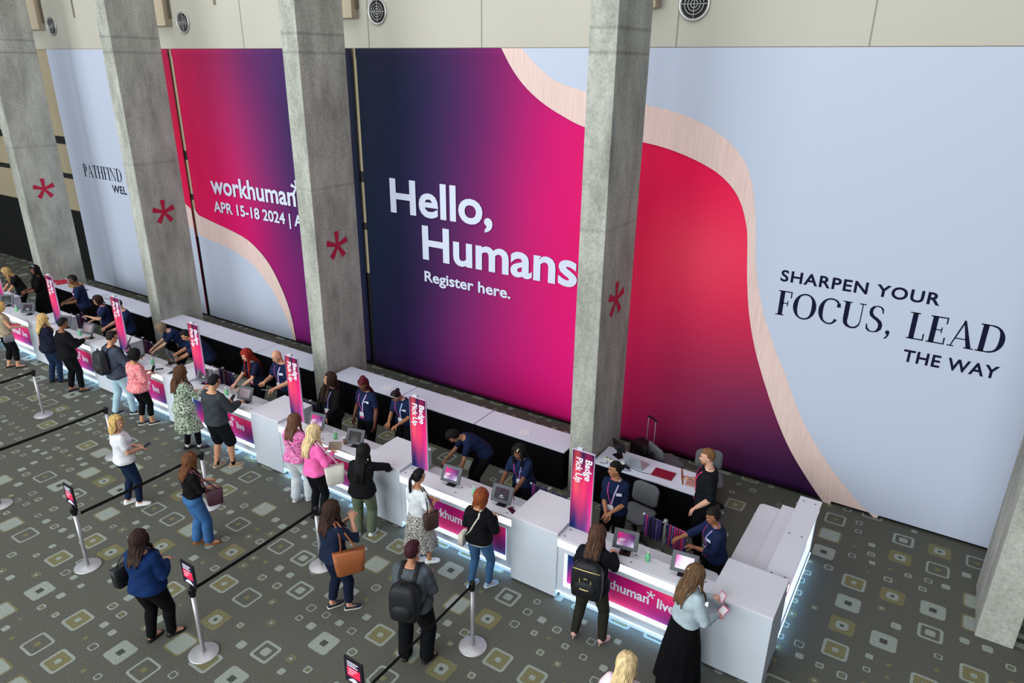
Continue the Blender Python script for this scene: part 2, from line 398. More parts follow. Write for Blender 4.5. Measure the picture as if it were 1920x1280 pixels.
def lettering(parent, body, to3, x0, x1, z0, cap, ink, name='lettering', bold=.03, mb=None, space=1.0):
    """flat letters, one mesh a word: left edge x0, right edge x1, baseline z0, capital height cap"""
    v, f = text_data(body, bold, space); lo, hi = cap_h(bold); a = min(q[0] for q in v); b = max(q[0] for q in v); k = (x1 - x0) / (b - a)
    bar = max(q[0] for q in text_data('|', bold, space)[0]); pre = ''
    for wd in body.split(' '):
        adv = max(q[0] for q in text_data(pre + '|', bold, space)[0]) - bar if pre else 0
        v, f = text_data(wd, bold, space); m = mb or MB()
        m.add([to3(x0 + (q[0] + adv - a) * k, z0 + (q[1] - lo) * cap / (hi - lo)) for q in v], f)
        if not mb: m.build(name, ink, parent)
        pre += wd + ' '
def on_banner(x, z): return V(x, YB - .006, z)
def fit(pl, pr, pt):
    """pl: left end of the baseline, pr: right end, pt: top of the first capital (photo pixels)"""
    a, b, t = px2xz(*pl), px2xz(*pr), px2xz(*pt); return a[0], b[0], a[1], t[1] - a[1]
# serif capitals drawn stroke by stroke (unit cap height)
def serif_word(word, x0, x1, z0, cap, parent, name='lettering', narrow=1.0):
    S, Hn = .19, .06
    def rect(a, b, c, d): return [(a, c), (b, c), (b, d), (a, d)]
    def ser(x, w, z): return rect(x - w / 2, x + w / 2, z, z + .04)
    def arc(cx, cz, rx, rz, a0, a1, w0, w1, n=18):
        o, i_ = [], []
        for k in range(n + 1):
            a = math.radians(a0 + (a1 - a0) * k / n); th = Hn + (S - Hn) * abs(math.cos(a)) ** 1.4
            o.append((cx + rx * math.cos(a), cz + rz * math.sin(a))); i_.append((cx + (rx - th) * math.cos(a), cz + (rz - Hn) * math.sin(a)))
        return o + i_[::-1]
    G = {
     'F': (.62, [rect(.10, .10 + S, 0, 1), ser(.185, .36, 0), ser(.14, .26, .96), rect(.10, .60, .955, 1), rect(.55, .60, .74, 1), rect(.2, .48, .49, .53), rect(.44, .48, .40, .62)]),
     'O': (1.0, [arc(.5, .5, .48, .52, 90, 270, 0, 0), arc(.5, .5, .48, .52, -90, 90, 0, 0)]),
     'C': (.88, [arc(.5, .5, .48, .52, 50, 270, 0, 0), arc(.5, .5, .40, .52, 270, 325, 0, 0), [(.72, .70), (.88, .70), (.86, .86), (.74, .88)]]),
     'U': (.92, [rect(.10, .10 + S, .3, 1), ser(.185, .36, .96), rect(.76, .80, .3, 1), ser(.78, .26, .96), [(.10, .32), (.27, .32), (.30, .16), (.40, .07), (.50, .05), (.62, .08), (.72, .18), (.76, .32), (.80, .32), (.77, .14), (.66, .02), (.48, -.02), (.28, .02), (.14, .14)]]),
     'S': (.68, [[(.58, .74), (.62, .74), (.60, .92), (.50, 1.0), (.36, 1.02), (.20, .98), (.10, .88), (.08, .74), (.13, .60), (.28, .50), (.42, .42), (.50, .32), (.50, .18), (.44, .06), (.34, .02), (.22, .04), (.12, .14), (.08, .28), (.04, .28), (.06, .08), (.18, -.01), (.34, -.02), (.52, .02), (.64, .14), (.66, .30), (.60, .44), (.46, .54), (.30, .62), (.22, .72), (.22, .84), (.28, .95), (.36, .98), (.48, .95), (.55, .86)]]),
     ',': (.30, [[(.08, .12), (.14, .16), (.22, .14), (.24, .04), (.18, -.12), (.08, -.2), (.06, -.17), (.14, -.06), (.14, 0), (.08, .03)]]),
     'L': (.66, [rect(.10, .10 + S, 0, 1), ser(.185, .36, .96), ser(.14, .24, 0), rect(.10, .64, 0, .045), rect(.59, .64, 0, .26)]),
     'E': (.68, [rect(.10, .10 + S, 0, 1), rect(.02, .64, .955, 1), rect(.59, .64, .76, 1), rect(.02, .66, 0, .045), rect(.61, .66, 0, .26), rect(.2, .5, .49, .53), rect(.46, .5, .40, .62)]),
     'A': (.92, [[(.42, 1.0), (.50, 1.0), (.86, .02), (.68, .02)], [(.12, .02), (.165, .02), (.48, .9), (.44, .97)], rect(.26, .66, .30, .34), ser(.14, .24, 0), ser(.77, .34, 0)]),
     'D': (.92, [rect(.10, .10 + S, 0, 1), rect(.02, .44, .955, 1), rect(.02, .44, 0, .045), arc(.42, .5, .48, .5, -90, 90, 0, 0)]),
     'P': (.68, [rect(.10, .10 + S, 0, 1), ser(.185, .36, 0), rect(.02, .36, .955, 1), rect(.2, .36, .42, .465), arc(.36, .71, .30, .29, -90, 90, 0, 0)]),
     'T': (.76, [rect(.30, .30 + S, 0, 1), ser(.385, .36, 0), rect(.02, .74, .955, 1), rect(.02, .07, .74, 1), rect(.69, .74, .74, 1)]),
     'H': (.98, [rect(.10, .10 + S, 0, 1), rect(.70, .70 + S, 0, 1), ser(.185, .34, 0), ser(.185, .34, .96), ser(.785, .34, 0), ser(.785, .34, .96), rect(.2, .75, .49, .53)]),
     'I': (.38, [rect(.10, .10 + S, 0, 1), ser(.185, .36, 0), ser(.185, .36, .96)]),
     'N': (.98, [rect(.13, .17, 0, 1), ser(.15, .26, 0), rect(.02, .24, .96, 1), [(.10, 1), (.28, 1), (.84, 0), (.72, 0)], rect(.80, .84, 0, 1), ser(.82, .26, .96)]),
     ' ': (.42, [])}
    m = MB(); x = 0; tot = sum(G[c][0] + .06 for c in word) - .06; k = (x1 - x0) / tot
    for c in word:
        if c == ' ': m.build(name, NAVY_INK, parent); m = MB()
        w, polys = G[c]
        for p in polys: flat_poly(m, [(x0 + (x + a) * k, z0 + b * cap) for a, b in p], on_banner, 0, (0, -1, 0))
        x += w + .06
    return m.build(name, NAVY_INK, parent)

# banner 4, far right: pink field, wood-grain wave, lavender field
B4 = banner('banner', 'tall pink and lavender banner reading sharpen your focus, lead the way', -4.735, 1.95,
 [(1215,280,'#de0048'),(1290,300,'#ea0a4e'),(1360,360,'#f01a50'),(1200,380,'#cc0040'),(1290,400,'#ee2454'),(1380,430,'#f8305c'),(1200,480,'#d21242'),(1320,480,'#ff4662'),(1195,560,'#d01848'),(1300,580,'#e42c5a'),(1390,560,'#e42a52'),
  (1190,660,'#c01050'),(1300,680,'#ae2852'),(1400,680,'#a82a50'),(1180,760,'#a80c48'),(1300,780,'#882450'),(1420,760,'#782450'),(1200,820,'#9c1050'),(1330,850,'#64204c'),(1450,850,'#471a47'),(1500,900,'#341040'),(1400,900,'#4a1650')])
RE = [(1170,184),(1209,196),(1257,206),(1297,220),(1332,239),(1360,257),(1382,280),(1400,305),(1411,340),(1417,390),(1418,440),(1417,494),(1423,543),(1435,597),(1454,654),(1473,700),(1500,778),(1540,850),(1580,905),(1610,940),(1645,975)]
LE = [(1165,256),(1205,266),(1240,274),(1277,287),(1310,302),(1342,320),(1365,340),(1382,362),(1394,390),(1400,420),(1402.7,440),(1401,521),(1405,592),(1416,654),(1430,705),(1454,778),(1480,840),(1510,890),(1540,935),(1556,952)]
re_ = smooth_pts([px2xz(*p) for p in RE]); le_ = smooth_pts([px2xz(*p) for p in LE])
re_[0] = (-4.735, re_[0][1]); le_[0] = (-4.735, le_[0][1]); re_[-1] = (re_[-1][0], BZ0); le_[-1] = (le_[-1][0], BZ0)
shape(B4, le_ + re_[::-1], PEACH, 'wood_grain_wave', .0275)
shape(B4, re_ + [(1.95, BZ0), (1.95, BZ1), (-4.735, BZ1)], LAV, 'lavender_field', .026)
YB0 = YB; 
def on_banner(x, z): return V(x, YB0 - .030, z)
x0, x1, z0, cp = fit((1484.5,528.8), (1760,577), (1488,507.7)); x0 = px2xz(1463.5, 526)[0]
lettering(B4, 'SHARPEN YOUR', on_banner, x0, x1, z0, cp, NAVY_INK, bold=.022, space=1.12)
x0, x1, z0, cp = fit((1454,587.6), (1883.5,645), (1461,542.4)); serif_word('FOCUS, LEAD', x0, x1, z0, cp, B4)
x0, x1, z0, cp = fit((1691,675), (1875,689), (1687,651.3)); lettering(B4, 'THE WAY', on_banner, x0, x1, z0, cp, NAVY_INK, bold=.022, space=1.1)
# banner 3, greeting
B3 = banner('banner', 'navy to magenta banner greeting humans in large white letters', -11.16, -4.81,
 [(690,110,'#191b33'),(760,110,'#22203e'),(850,110,'#442055'),(930,105,'#781c62'),(690,250,'#161a34'),(760,250,'#1e1e40'),(850,250,'#491f57'),(930,250,'#7e1d66'),(1000,230,'#b8116c'),(1070,250,'#dc0070'),
  (700,400,'#141b37'),(770,400,'#242045'),(850,400,'#531f5b'),(930,400,'#8e1c69'),(1000,400,'#cc1470'),(1070,400,'#e00670'),(710,560,'#191838'),(790,560,'#321949'),(860,560,'#661d60'),(940,560,'#a31a6b'),(1010,560,'#cf1470'),(1065,560,'#e00870'),
  (715,660,'#1f143f'),(790,690,'#45185a'),(860,700,'#7a1a6a'),(940,730,'#b5106e'),(1010,750,'#dc0878'),(1060,770,'#ea0c7e'),(1120,500,'#e60868'),(1110,300,'#e00068')])
lo = smooth_pts([px2xz(*p) for p in [(936,80),(939.5,86),(960,128),(985,163),(1020,195),(1060,220),(1092,237),(1140,252)]])
up = smooth_pts([px2xz(*p) for p in [(972,80),(977.5,86),(1000,116),(1032,145),(1060,160),(1095,170),(1150,182)]])
def clipx(pts, xa): return [p for p in pts if p[0] < xa and p[1] < BZ1]
lo, up = clipx(lo, -4.81), clipx(up, -4.81); lo = [(lo[0][0] - .02, BZ1)] + lo + [(-4.81, lo[-1][1] - .02)]; up = [(up[0][0] - .02, BZ1)] + up + [(-4.81, up[-1][1] - .02)]
shape(B3, lo + up[::-1], PEACH, 'wood_grain_wave', .0275); shape(B3, up + [(-4.81, BZ1)], LAV, 'lavender_field', .026)
x0, x1, z0, cp = fit((734.8,397), (925,412), (731.5,333)); lettering(B3, 'Hello,', on_banner, x0, x1, z0, cp, WHITE_INK, bold=.024)
x0, _, z0, cp = fit((794.7,484.8), (1041,532), (793,421.5)); xn = px2xz(1043, 500)[0]
v1 = text_data('Human', .024)[0]; v2 = text_data('Humans', .024)[0]; wn = lambda v: max(q[0] for q in v) - min(q[0] for q in v)
lettering(B3, 'Humans', on_banner, x0, x0 + (xn - x0) * wn(v2) / wn(v1), z0, cp, WHITE_INK, bold=.024)
x0, x1, z0, cp = fit((798,526.3), (958.4,561), (797.4,506.5)); lettering(B3, 'Register here.', on_banner, x0, x1, z0, cp, WHITE_INK, bold=.022)
# banner 2, dates
B2 = banner('banner', 'red to purple banner with the event name and dates in white', -17.50, -11.28,
 [(335,120,'#c01850'),(400,120,'#a02458'),(460,120,'#6a2660'),(520,120,'#4a2a62'),(350,220,'#cc1050'),(420,220,'#b02460'),(480,220,'#7a2664'),(530,220,'#45265c'),(365,320,'#d2084f'),(430,320,'#c81c62'),(490,320,'#862869'),(545,320,'#48255e'),
  (380,390,'#e0055a'),(440,400,'#d80862'),(500,400,'#9a1e68'),(550,420,'#5a2060'),(480,440,'#c00c68'),(520,470,'#8c1a68'),(560,480,'#701c66'),(540,530,'#8a1a6c'),(565,560,'#7a1c6c'),(570,620,'#84207a'),(655,110,'#15182e'),(670,300,'#14172e'),(685,560,'#1a1736'),(690,660,'#20143f'),(600,200,'#2c2048')])
hi = smooth_pts([px2xz(*p) for p in [(340,386),(370.6,401),(401,416),(434,431),(462.5,446),(480,461.6),(497.5,481),(513,505),(526,531.6),(538,560),(549,595),(557,640)]])
lw = smooth_pts([px2xz(*p) for p in [(340,425),(379,443),(405.6,453),(434,466),(456,479),(475.6,495.5),(493,516),(508.5,538),(521.6,560),(535,588),(545,612),(553,640)]])
hi = [(-17.52, hi[0][1])] + [p for p in hi if p[0] > -17.5 and p[1] > BZ0]; lw = [(-17.52, lw[0][1])] + [p for p in lw if p[0] > -17.5 and p[1] > BZ0]
hi.append((hi[-1][0] + .02, BZ0)); lw.append((lw[-1][0] + .02, BZ0))
shape(B2, lw + hi[::-1], PEACH, 'wood_grain_wave', .0275); shape(B2, lw + [(-17.52, BZ0)], LAV, 'lavender_field', .026)
x0, x1, z0, cp = fit((403.4,363), (556,386), (444,333)); kb = px2xz(447, 369.5); cp = px2xz(444, 333)[1] - kb[1]
zl = px2xz(403.4, 362.7)[1]
lettering(B2, 'workhuman', on_banner, px2xz(396.4, 345)[0], px2xz(556, 375)[0], zl, cp * .97, WHITE_INK, bold=.022, space=1.0)
xa = px2xz(557, 352); star(lambda u, v: V(xa[0] + u, YB0 - .03, xa[1] + v), (0, -1, 0), .18, WHITE_INK, B2)
x0, x1, z0, cp = fit((404,396), (537,419), (409.6,377.4)); v1 = wn(text_data('APR 15-18 2024', .022)[0]); v2 = wn(text_data('APR 15-18 2024 | A', .022)[0])
lettering(B2, 'APR 15-18 2024 | A', on_banner, x0, x0 + (x1 - x0) * v2 / v1, z0, cp, WHITE_INK, bold=.022)
# banner 1, far left
B1 = banner('banner', 'narrow looking pale lavender banner with navy serif letters, farthest left', -23.62, -17.66,
 [(312,110,'#b01c48'),(330,250,'#cc1040'),(345,370,'#e00050'),(300,200,'#c01444')])
wv = [(-18.95, BZ1), (-18.95, 3.9), (-18.3, 3.55), (-17.66, 3.30)]
zt = px2xz(346.6, 389)[1]; zb = px2xz(352, 430)[1]
shape(B1, [(-23.62, BZ0), (-17.66, BZ0), (-17.66, zb), (-18.3, zb + .35), (-19.0, zb + .7), (-19.0, BZ1), (-23.62, BZ1)], LAV, 'lavender_field', .026)
shape(B1, [(-17.66, zb), (-17.66, zt), (-18.3, zt + .35), (-18.8, zt + .6), (-18.8, BZ1), (-19.0, BZ1), (-19.0, zb + .7), (-18.3, zb + .35)], PEACH, 'wood_grain_wave', .0275)
x0, x1, z0, cp = fit((160.8,330), (232,341), (155.8,306.4)); serif_word('PATHFIND', x0, x1, z0, cp, B1)
a = px2xz(211, 346); b = px2xz(227.5, 363); c = px2xz(214.5, 361)
lettering(B1, 'WEL', on_banner, a[0], px2xz(239, 358)[0], b[1], (a[1] - c[1]) * .98, NAVY_INK, bold=.022, space=1.05)
# ------------------------------------------------------------------ registration counters
YF = 6.85
LAM = mat('laminate_white', '#cdcdd5', .45, var=.015, vscale=2, spec=.3)
LAM2 = mat('laminate_face', '#c0c7d1', .5, spec=.25)
LED = mat('led_white', '#ffffff', .5, emit='#f4f6ff', estr=2.6)
LEDB = mat('led_blue', '#ffffff', .5, emit='#b4d6ff', estr=1.3)
GLOW = mat('led_floor_glow', '#ffffff', .5, emit='#98ccff', estr=10)
PURPLE_PTS = [(0, 1, '#181f4c'), (.1, .95, '#2a2054'), (0, .5, '#2e2258'), (.12, .55, '#6a1f6c'), (0, 0, '#a81c76'), (.12, 0, '#c01d78'), (.35, 1, '#8a1568'), (.4, .5, '#b4186c'), (.42, 0, '#d83868'), (.65, 1, '#c21560'), (.65, .5, '#b01a64'), (.65, 0, '#9a2a74'), (.88, 1, '#ef3a5c'), (.85, .5, '#a8206c'), (.85, 0, '#4a2a66'), (1, 1, '#e0105c'), (1, .5, '#7a1a62'), (1, 0, '#232a58')]
def gradient_plate(name, mats, parent, to3, pts, nx=20, nz=12, k=1 / .72):
    G_ = rbf([(a * 2, b) for a, b, c in pts], np.array([lin(c) for a, b, c in pts]) * k, .02, .03)
    vs, cols = [], []
    for j in range(nz + 1):
        for i in range(nx + 1):
            u, v = i / nx, j / nz; vs.append(to3(u, v)); cols.append(G_((u * 2, v)))
    m = MB(); W_ = nx + 1; m.add(vs, [(j * W_ + i, j * W_ + i + 1, (j + 1) * W_ + i + 1, (j + 1) * W_ + i) for j in range(nz) for i in range(nx)])
    o = m.build(name, mats, parent, True); a = o.data.color_attributes.new('print', 'FLOAT_COLOR', 'POINT')
    a.data.foreach_set('color', np.c_[np.clip(np.array(cols), 0, .95), np.ones(len(cols))].astype(np.float32).ravel()); return o
CW = 2.04
def counter(label, x0, loc=None, rz=0.0):
    """local frame: x along the front, y into the counter, front at y = 0"""
    t = thing('registration_counter', label, 'counter', loc or (x0, YF, 0), rz, 'lit registration counters')
    def bx(name, b, m_, bev=.004, par=t): mm = MB(); mm.box(*b); return mm.build(name, m_, par, bevel=bev)
    bx('ledge', (0, CW, -.015, .285, .985, 1.02), LAM)
    for x in (.07, CW / 2, CW - .12):
        for y in (.06, .22):
            lg = MB(); lg.lathe([(.015, 1.0205), (.015, 1.022), (.007, 1.0225)], (x, y, 0), 10); lg.build('fixing', mat('fixing_grey', '#6d6d72', .5), t)
    bx('light_band', (.0, CW, .0, .02, .868, .985), LED, .002)
    # face frame round the recessed picture
    m = MB(); f0, f1 = .10, CW - .10
    m.box(0, f0, .012, .06, .135, .868); m.box(f1, CW, .012, .06, .135, .868); m.box(f0, f1, .012, .06, .79, .868); m.box(f0, f1, .012, .06, .135, .245)
    m.build('face_frame', LAM2, t)
    m = MB(); m.box(f0, f1, .02, .075, .245, .275, 0); m.box(f0, f0 + .025, .02, .075, .275, .79, 0); m.box(f1 - .012, f1, .02, .075, .275, .79, 0); m.build('picture_light', LEDB, t)
    g = gradient_plate('picture', vcol_mat('counter_print', .45), t, lambda u, v: V(f0 + .025 + (f1 - f0 - .037) * u, .072, .275 + .515 * v), PURPLE_PTS)
    to3 = lambda x, z: V(x, .069, z)
    INK = mat('print_white_panel', '#e4e4f2', .5)
    lettering(g, 'workhuman', to3, .39, 1.296, .480, .150, INK, bold=.024); lettering(g, 'live', to3, 1.405, 1.63, .480, .150, INK, bold=.024)
    star(lambda u, v: V(1.315 + u, .069, .645 + v), (0, -1, 0), .058, INK, g)
    bx('plinth', (.02, CW - .02, .075, .27, 0, .26), LAM2)
    bx('toe_light', (.01, CW - .01, .004, .074, .128, .135), GLOW, 0)
    bx('back_panel', (0, CW, .262, .285, .05, .985), LAM)
    bx('shelf', (.02, CW - .03, .285, .50, .775, .80), LAM)
    m = MB(); r = .07; y1, xa, xb = .80, .03, CW - .09; n = 8
    p = [(xa, .30), (xb, .30)] + [(xb - r + r * math.cos(math.radians(a)), y1 - r + r * math.sin(math.radians(a))) for a in np.linspace(0, 90, n)] + [(xa + r - r * math.sin(math.radians(a)), y1 - r + r * math.cos(math.radians(a))) for a in np.linspace(0, 90, n)]
    m.rings([[V(x, y, z) for x, y in p] for z in (.72, .75)]); m.build('desk', LAM, t)
    for x in (.06, CW - .16): bx('support', (x, x + .03, .30, .74, 0, .72), LAM2)
    return t
XR = [-0.83 - 2.77 * k for k in range(9)]       # right edge of every white tower
order = ['rightmost', 'second from the right', 'third from the right', 'fourth from the right', 'fifth from the right', 'sixth from the right', 'seventh from the right', 'eighth from the right']
who = ['where the gold-zip backpack woman stands', 'by the copper-haired woman', 'in front of the blonde in hot pink', 'in front of the man in black shorts', 'in front of the woman in coral cardigan', 'by the person holding up a tablet', 'at far left by the tan top woman']
C0 = None
for k in range(7):
    lb = 'white counter with magenta panel ' + who[k]
    if C0 is None: C0 = counter(lb, XR[1])
    else: dup(C0, (XR[k + 1], YF + yo(XR[k + 1] + .8), 0), None, lb)
dup(C0, (-.83, 7.62, 0), math.pi / 2, 'white counter turned sideways at the right end of the row')
TW = ['large plain white tower at the right end, corner of the counter row', 'plain white tower under the rightmost upright sign, left of the backpack woman', 'plain white tower the woman in the black jacket leans on', 'plain white tower left of the woman in pink blouse', 'plain white tower behind the woman in the green patterned coat', 'plain white tower behind the man with backpack and pale jeans', 'plain white tower beside the blonde in navy jacket', 'plain white tower at the far left edge of the row']
T0 = None
for k in range(8):
    if T0 is None:
        T0 = thing('counter_tower', TW[0], 'counter', (XR[0] - .73, YF - .01, 0), 0, 'white towers between the counters')
        m = MB(); m.box(0, .73, 0, .77, .03, 1.04); m.build('body', LAM2, T0, bevel=.004)
        m = MB(); m.box(-.003, .733, -.003, .773, 1.04, 1.07); m.build('top', LAM, T0, bevel=.004)
        m = MB(); m.box(.02, .71, .02, .75, 0, .03); m.build('plinth', mat('plinth_dark', '#4a4d55', .8), T0)
    else: dup(T0, (XR[k] - .73, YF - .01 + yo(XR[k] - .4), 0), None, TW[k])
# upright signs standing on the counters
SIGN_PTS = [(0, 1, '#14153c'), (.5, 1, '#181640'), (1, 1, '#16133a'), (0, .92, '#181742'), (.5, .92, '#1c1744'), (1, .92, '#1e1542'), (0, .80, '#3a1a50'), (.5, .82, '#341a52'), (1, .80, '#7a1858'), (.1, .69, '#d83a58'), (.5, .70, '#c82a60'), (1, .69, '#e81c68'), (.2, .57, '#ff5c62'), (.6, .57, '#fa3a66'), (1, .56, '#ff2474'), (.2, .44, '#e83a6c'), (.9, .40, '#e02a7c'), (.2, .24, '#4a2a62'), (.8, .22, '#8a3278'), (.1, .05, '#1c1c50'), (.6, .08, '#5a2c6c'), (1, .05, '#d84c94')]
SL = ['beside the woman with the backpack, rightmost', 'beside the ponytail woman in white blouse', 'behind the woman in pink blouse', 'behind the man in black shorts', 'behind the man in pale jeans', 'behind the person in black with short hair', 'at the left picture edge']
SG = None
for k in range(7):
    lb = 'tall badge pick up sign ' + SL[k]
    loc = (XR[k + 1] + .012, 7.13 + yo(XR[k + 1] + .8), 1.021)
    if SG is None:
        SG = thing('upright_sign', lb, 'sign', loc, 0, 'badge pick up signs on the counters')
        m = MB(); m.box(0, .32, 0, .022, 0, 1.20); m.build('frame', mat('sign_edge', '#c9b8d2', .4), SG)
        g = gradient_plate('poster', vcol_mat('sign_print', .45), SG, lambda u, v: V(.006 + .308 * u, -.003, .006 + 1.188 * v), SIGN_PTS, 10, 40, 1.0)
        dn = lambda a, b: V(b, -.006, -a)         # letters run downwards
        for body, xx, ln in (('Badge', .195, .31), ('Pick Up', .06, .37)):
            lettering(g, body, lambda a, b, xx=xx: V(xx + b, -.006, 1.10 - a), 0, ln, 0, .098, mat('print_white_panel', '#e4e4f2', .5), bold=.024)
        m = MB(); m.box(.05, .13, .022, .07, 1.15, 1.225); m.build('bracket', mat('bracket_grey', '#b8bac0', .4), SG, bevel=.006)
        m = MB(); m.box(.04, .28, -.0, .06, 0, .008); m.build('foot', mat('bracket_grey', '#b8bac0', .4), SG)
    else: dup(SG, loc, None, lb)

# ------------------------------------------------------------------ tables with black skirts behind the staff
TOPM = mat('table_white', '#c9cedd', .6, spec=.2); SKIRT = mat('skirt_black', '#0c0c0f', .9, spec=.05)
def table(label, x0):
    t = thing('skirted_table', label, 'table', (x0, 9.22, 0), 0, 'white topped tables with black skirts')
    w, d = 1.84, .62
    m = MB(); m.box(0, w, 0, d, .725, .75); m.build('tabletop', TOPM, t, bevel=.004)
    path = []
    for a, b in (((0, 0), (w, 0)), ((w, 0), (w, d)), ((w, d), (0, d)), ((0, d), (0, 0))):
        n = 46 if abs(a[0] - b[0]) > 1 else 16
        dx, dy = b[0] - a[0], b[1] - a[1]; L_ = math.hypot(dx, dy); nx, ny = dy / L_, -dx / L_
        for i in range(n):
            q = i / n; o = .008 * math.sin(i * 2.1); path.append((a[0] + dx * q + nx * (o - .014), a[1] + dy * q + ny * (o - .014), nx, ny))
    m = MB(); m.rings([[V(x + nx * e, y + ny * e, z) for x, y, nx, ny in path] for z, e in ((.724, .0), (.4, .008), (.012, .014))], cap=False); m.build('skirt', SKIRT, t, True)
    return t
tb = [(-4.26, 'table of laptops between the rightmost pillar and the bearded man'),
 (-10.36, 'white table right of the third pillar, behind the woman in black blazer'), (-8.50, 'white table behind the woman bending her head'), (-6.64, 'white table behind the woman bending down and the woman at the tablet'),
 (-16.345, 'white table right of the second pillar, farthest left of its row'), (-14.52, 'white table behind the young man leaning on the counter'), (-12.69, 'white table behind the bald man'),
 (-22.10, 'white table with red leaflets and a cardboard box'), (-20.26, 'white table behind the woman with glasses, left of the second pillar'), (-18.42, 'white table touching the second pillar, behind the sign')]
TB = None
for x0, lb in tb:
    lb = lb[:]
    if TB is None: TB = table(lb, x0)
    else:
        q = dup(TB, (x0, 9.22, 0), None, lb)
        if x0 < -18 and x0 > -19: q.scale.x = .83
        elif -17 < x0 < -12: q.scale.x = .985

# ------------------------------------------------------------------ queue barriers
STEEL = mat('brushed_steel', '#b4b3b6', .42, .5); BLK = mat('black_plastic', '#101012', .45)
def stanchion(label, x, y, belt_dy=0.0, sign=False):
    t = thing('queue_post', label, 'barrier post', (x, y, 0), 0, 'belt barrier posts')
    m = MB(); m.lathe([(.001, .0), (.178, .0), (.180, .010), (.172, .018), (.06, .026), (.034, .034), (.001, .034)], n=36); m.build('base', STEEL, t, True)
    m = MB(); m.lathe([(.026, .03), (.026, .90), (.001, .90)], n=18); m.build('pole', STEEL, t, True)
    m = MB(); m.lathe([(.001, .885), (.033, .885), (.036, .90), (.036, .995), (.030, 1.008), (.001, 1.01)], n=18); m.box(-.018, .018, -.045, .045, .93, .99); m.build('head', BLK, t)
    if belt_dy:
        m = MB(); n = 12; s = 1 if belt_dy > 0 else -1
        rr = []
        for i in range(n + 1):
            q = i / n; yy = s * .04 + (belt_dy - s * .08) * q; sag = .012 * math.sin(math.pi * q)
            rr.append([V(-.0015, yy, .935 - sag), V(.0015, yy, .935 - sag), V(.0015, yy, .983 - sag), V(-.0015, yy, .983 - sag)])
        m.rings(rr); m.build('belt', mat('belt_black', '#0a0a0c', .8), t)
    if sign:
        m = MB(); m.tube([V(0, 0, 1.0), V(0, 0, 1.06)], .012, 8); m.build('sign_stem', BLK, t)
        m = MB(); m.box(-.125, .125, -.009, .009, 1.055, 1.375); f = m.build('sign_frame', BLK, t, bevel=.004)
        m = MB(); y_ = -.0105
        m.add([V(a, y_, b) for a, b in ((-.105, 1.075), (.105, 1.075), (.105, 1.355), (-.105, 1.355))], [(0, 1, 2, 3)], 0)
        m.add([V(a, y_ - .001, b) for a, b in ((-.088, 1.15), (.088, 1.15), (.088, 1.265), (-.088, 1.265))], [(0, 1, 2, 3)], 1)
        for i, (z, w) in enumerate(((1.335, .075), (1.31, .06), (1.285, .07))): m.add([V(a, y_ - .001, b) for a, b in ((-.08, z - .008), (-.08 + w * 2, z - .008), (-.08 + w * 2, z + .006), (-.08, z + .006))], [(0, 1, 2, 3)], 2)
        n = 14; p = [(-.085, 1.08)] + [(-.085 + .17 * i / n, 1.08 + .055 * math.sin(math.pi * i / n)) for i in range(1, n)] + [(.085, 1.08)]
        m.add([V(a, y_ - .001, b) for a, b in p], [tuple(range(len(p)))], 2)
        for i in range(3): m.add([V(a, y_ - .002, b) for a, b in ((-.07, 1.24 - i * .03), (.05 - .03 * i, 1.24 - i * .03), (.05 - .03 * i, 1.25 - i * .03), (-.07, 1.25 - i * .03))], [(0, 1, 2, 3)], 2)
        m.build('poster', [mat('poster_dark', '#231430', .5), mat('poster_red', '#e8294f', .5), mat('poster_white', '#d5cfe0', .5)], f)
    return t
stanchion('steel barrier post right of the person with the leather backpack', -4.04, 5.52, -1.90)
stanchion('barrier post with sign cut off by the bottom edge', -4.10, 3.62, 0, True)
stanchion('steel barrier post behind the woman with the tan tote bag', -6.77, 5.55, -1.95)
stanchion('sign topped barrier post right of the woman in the blue sweater', -6.75, 3.60, 0, True)
stanchion('steel barrier post hidden behind the brown-haired woman in jeans', -9.42, 5.58, -1.92)
stanchion('sign topped barrier post left of the woman in the blue sweater', -9.56, 3.68, 0, True)
stanchion('steel barrier post behind the blonde woman in white tee', -12.23, 5.60, -1.9)
stanchion('barrier post at the left edge, only its round base in view', -12.27, 3.70)
stanchion('farthest barrier post, upper left, near the counters', -15.04, 5.69, -1.95)

# ------------------------------------------------------------------ tablets, bottles and small things on the counters
FR = mat('tablet_case', '#4d5157', .5)
SCR = {'pink': [(0, 1, '#d01a78'), (.5, 1, '#8a1a6a'), (1, 1, '#3a1a5a'), (0, .5, '#b4186c'), (1, .5, '#5a1a62'), (0, .12, '#d8d0e2'), (1, .12, '#d0c8e0'), (.5, 0, '#8a6a9a')],
 'dark': [(0, 1, '#2a1030'), (1, 1, '#30102a'), (.5, .5, '#1c1424'), (0, 0, '#0d0c14'), (1, 0, '#0d0c14'), (.5, .25, '#3a3644'), (.5, .12, '#2a2834')],
 'grey': [(0, 1, '#7a6470'), (1, 1, '#8a7a80'), (0, 0, '#6a5a60'), (1, 0, '#8d8488')],
 'black': [(0, 1, '#0c0a0c'), (1, 1, '#100d0f'), (.5, .6, '#2a272a'), (0, 0, '#0d0c0e'), (1, 0, '#0d0c0e'), (.5, .1, '#4a4a4c')],
 'light': [(0, 1, '#e0409a'), (.35, .9, '#d8c4e4'), (1, 1, '#d2c8ea'), (0, .4, '#d86aa8'), (1, .4, '#d0c8ea'), (0, 0, '#d0c8e0'), (1, 0, '#dcd8ea')]}
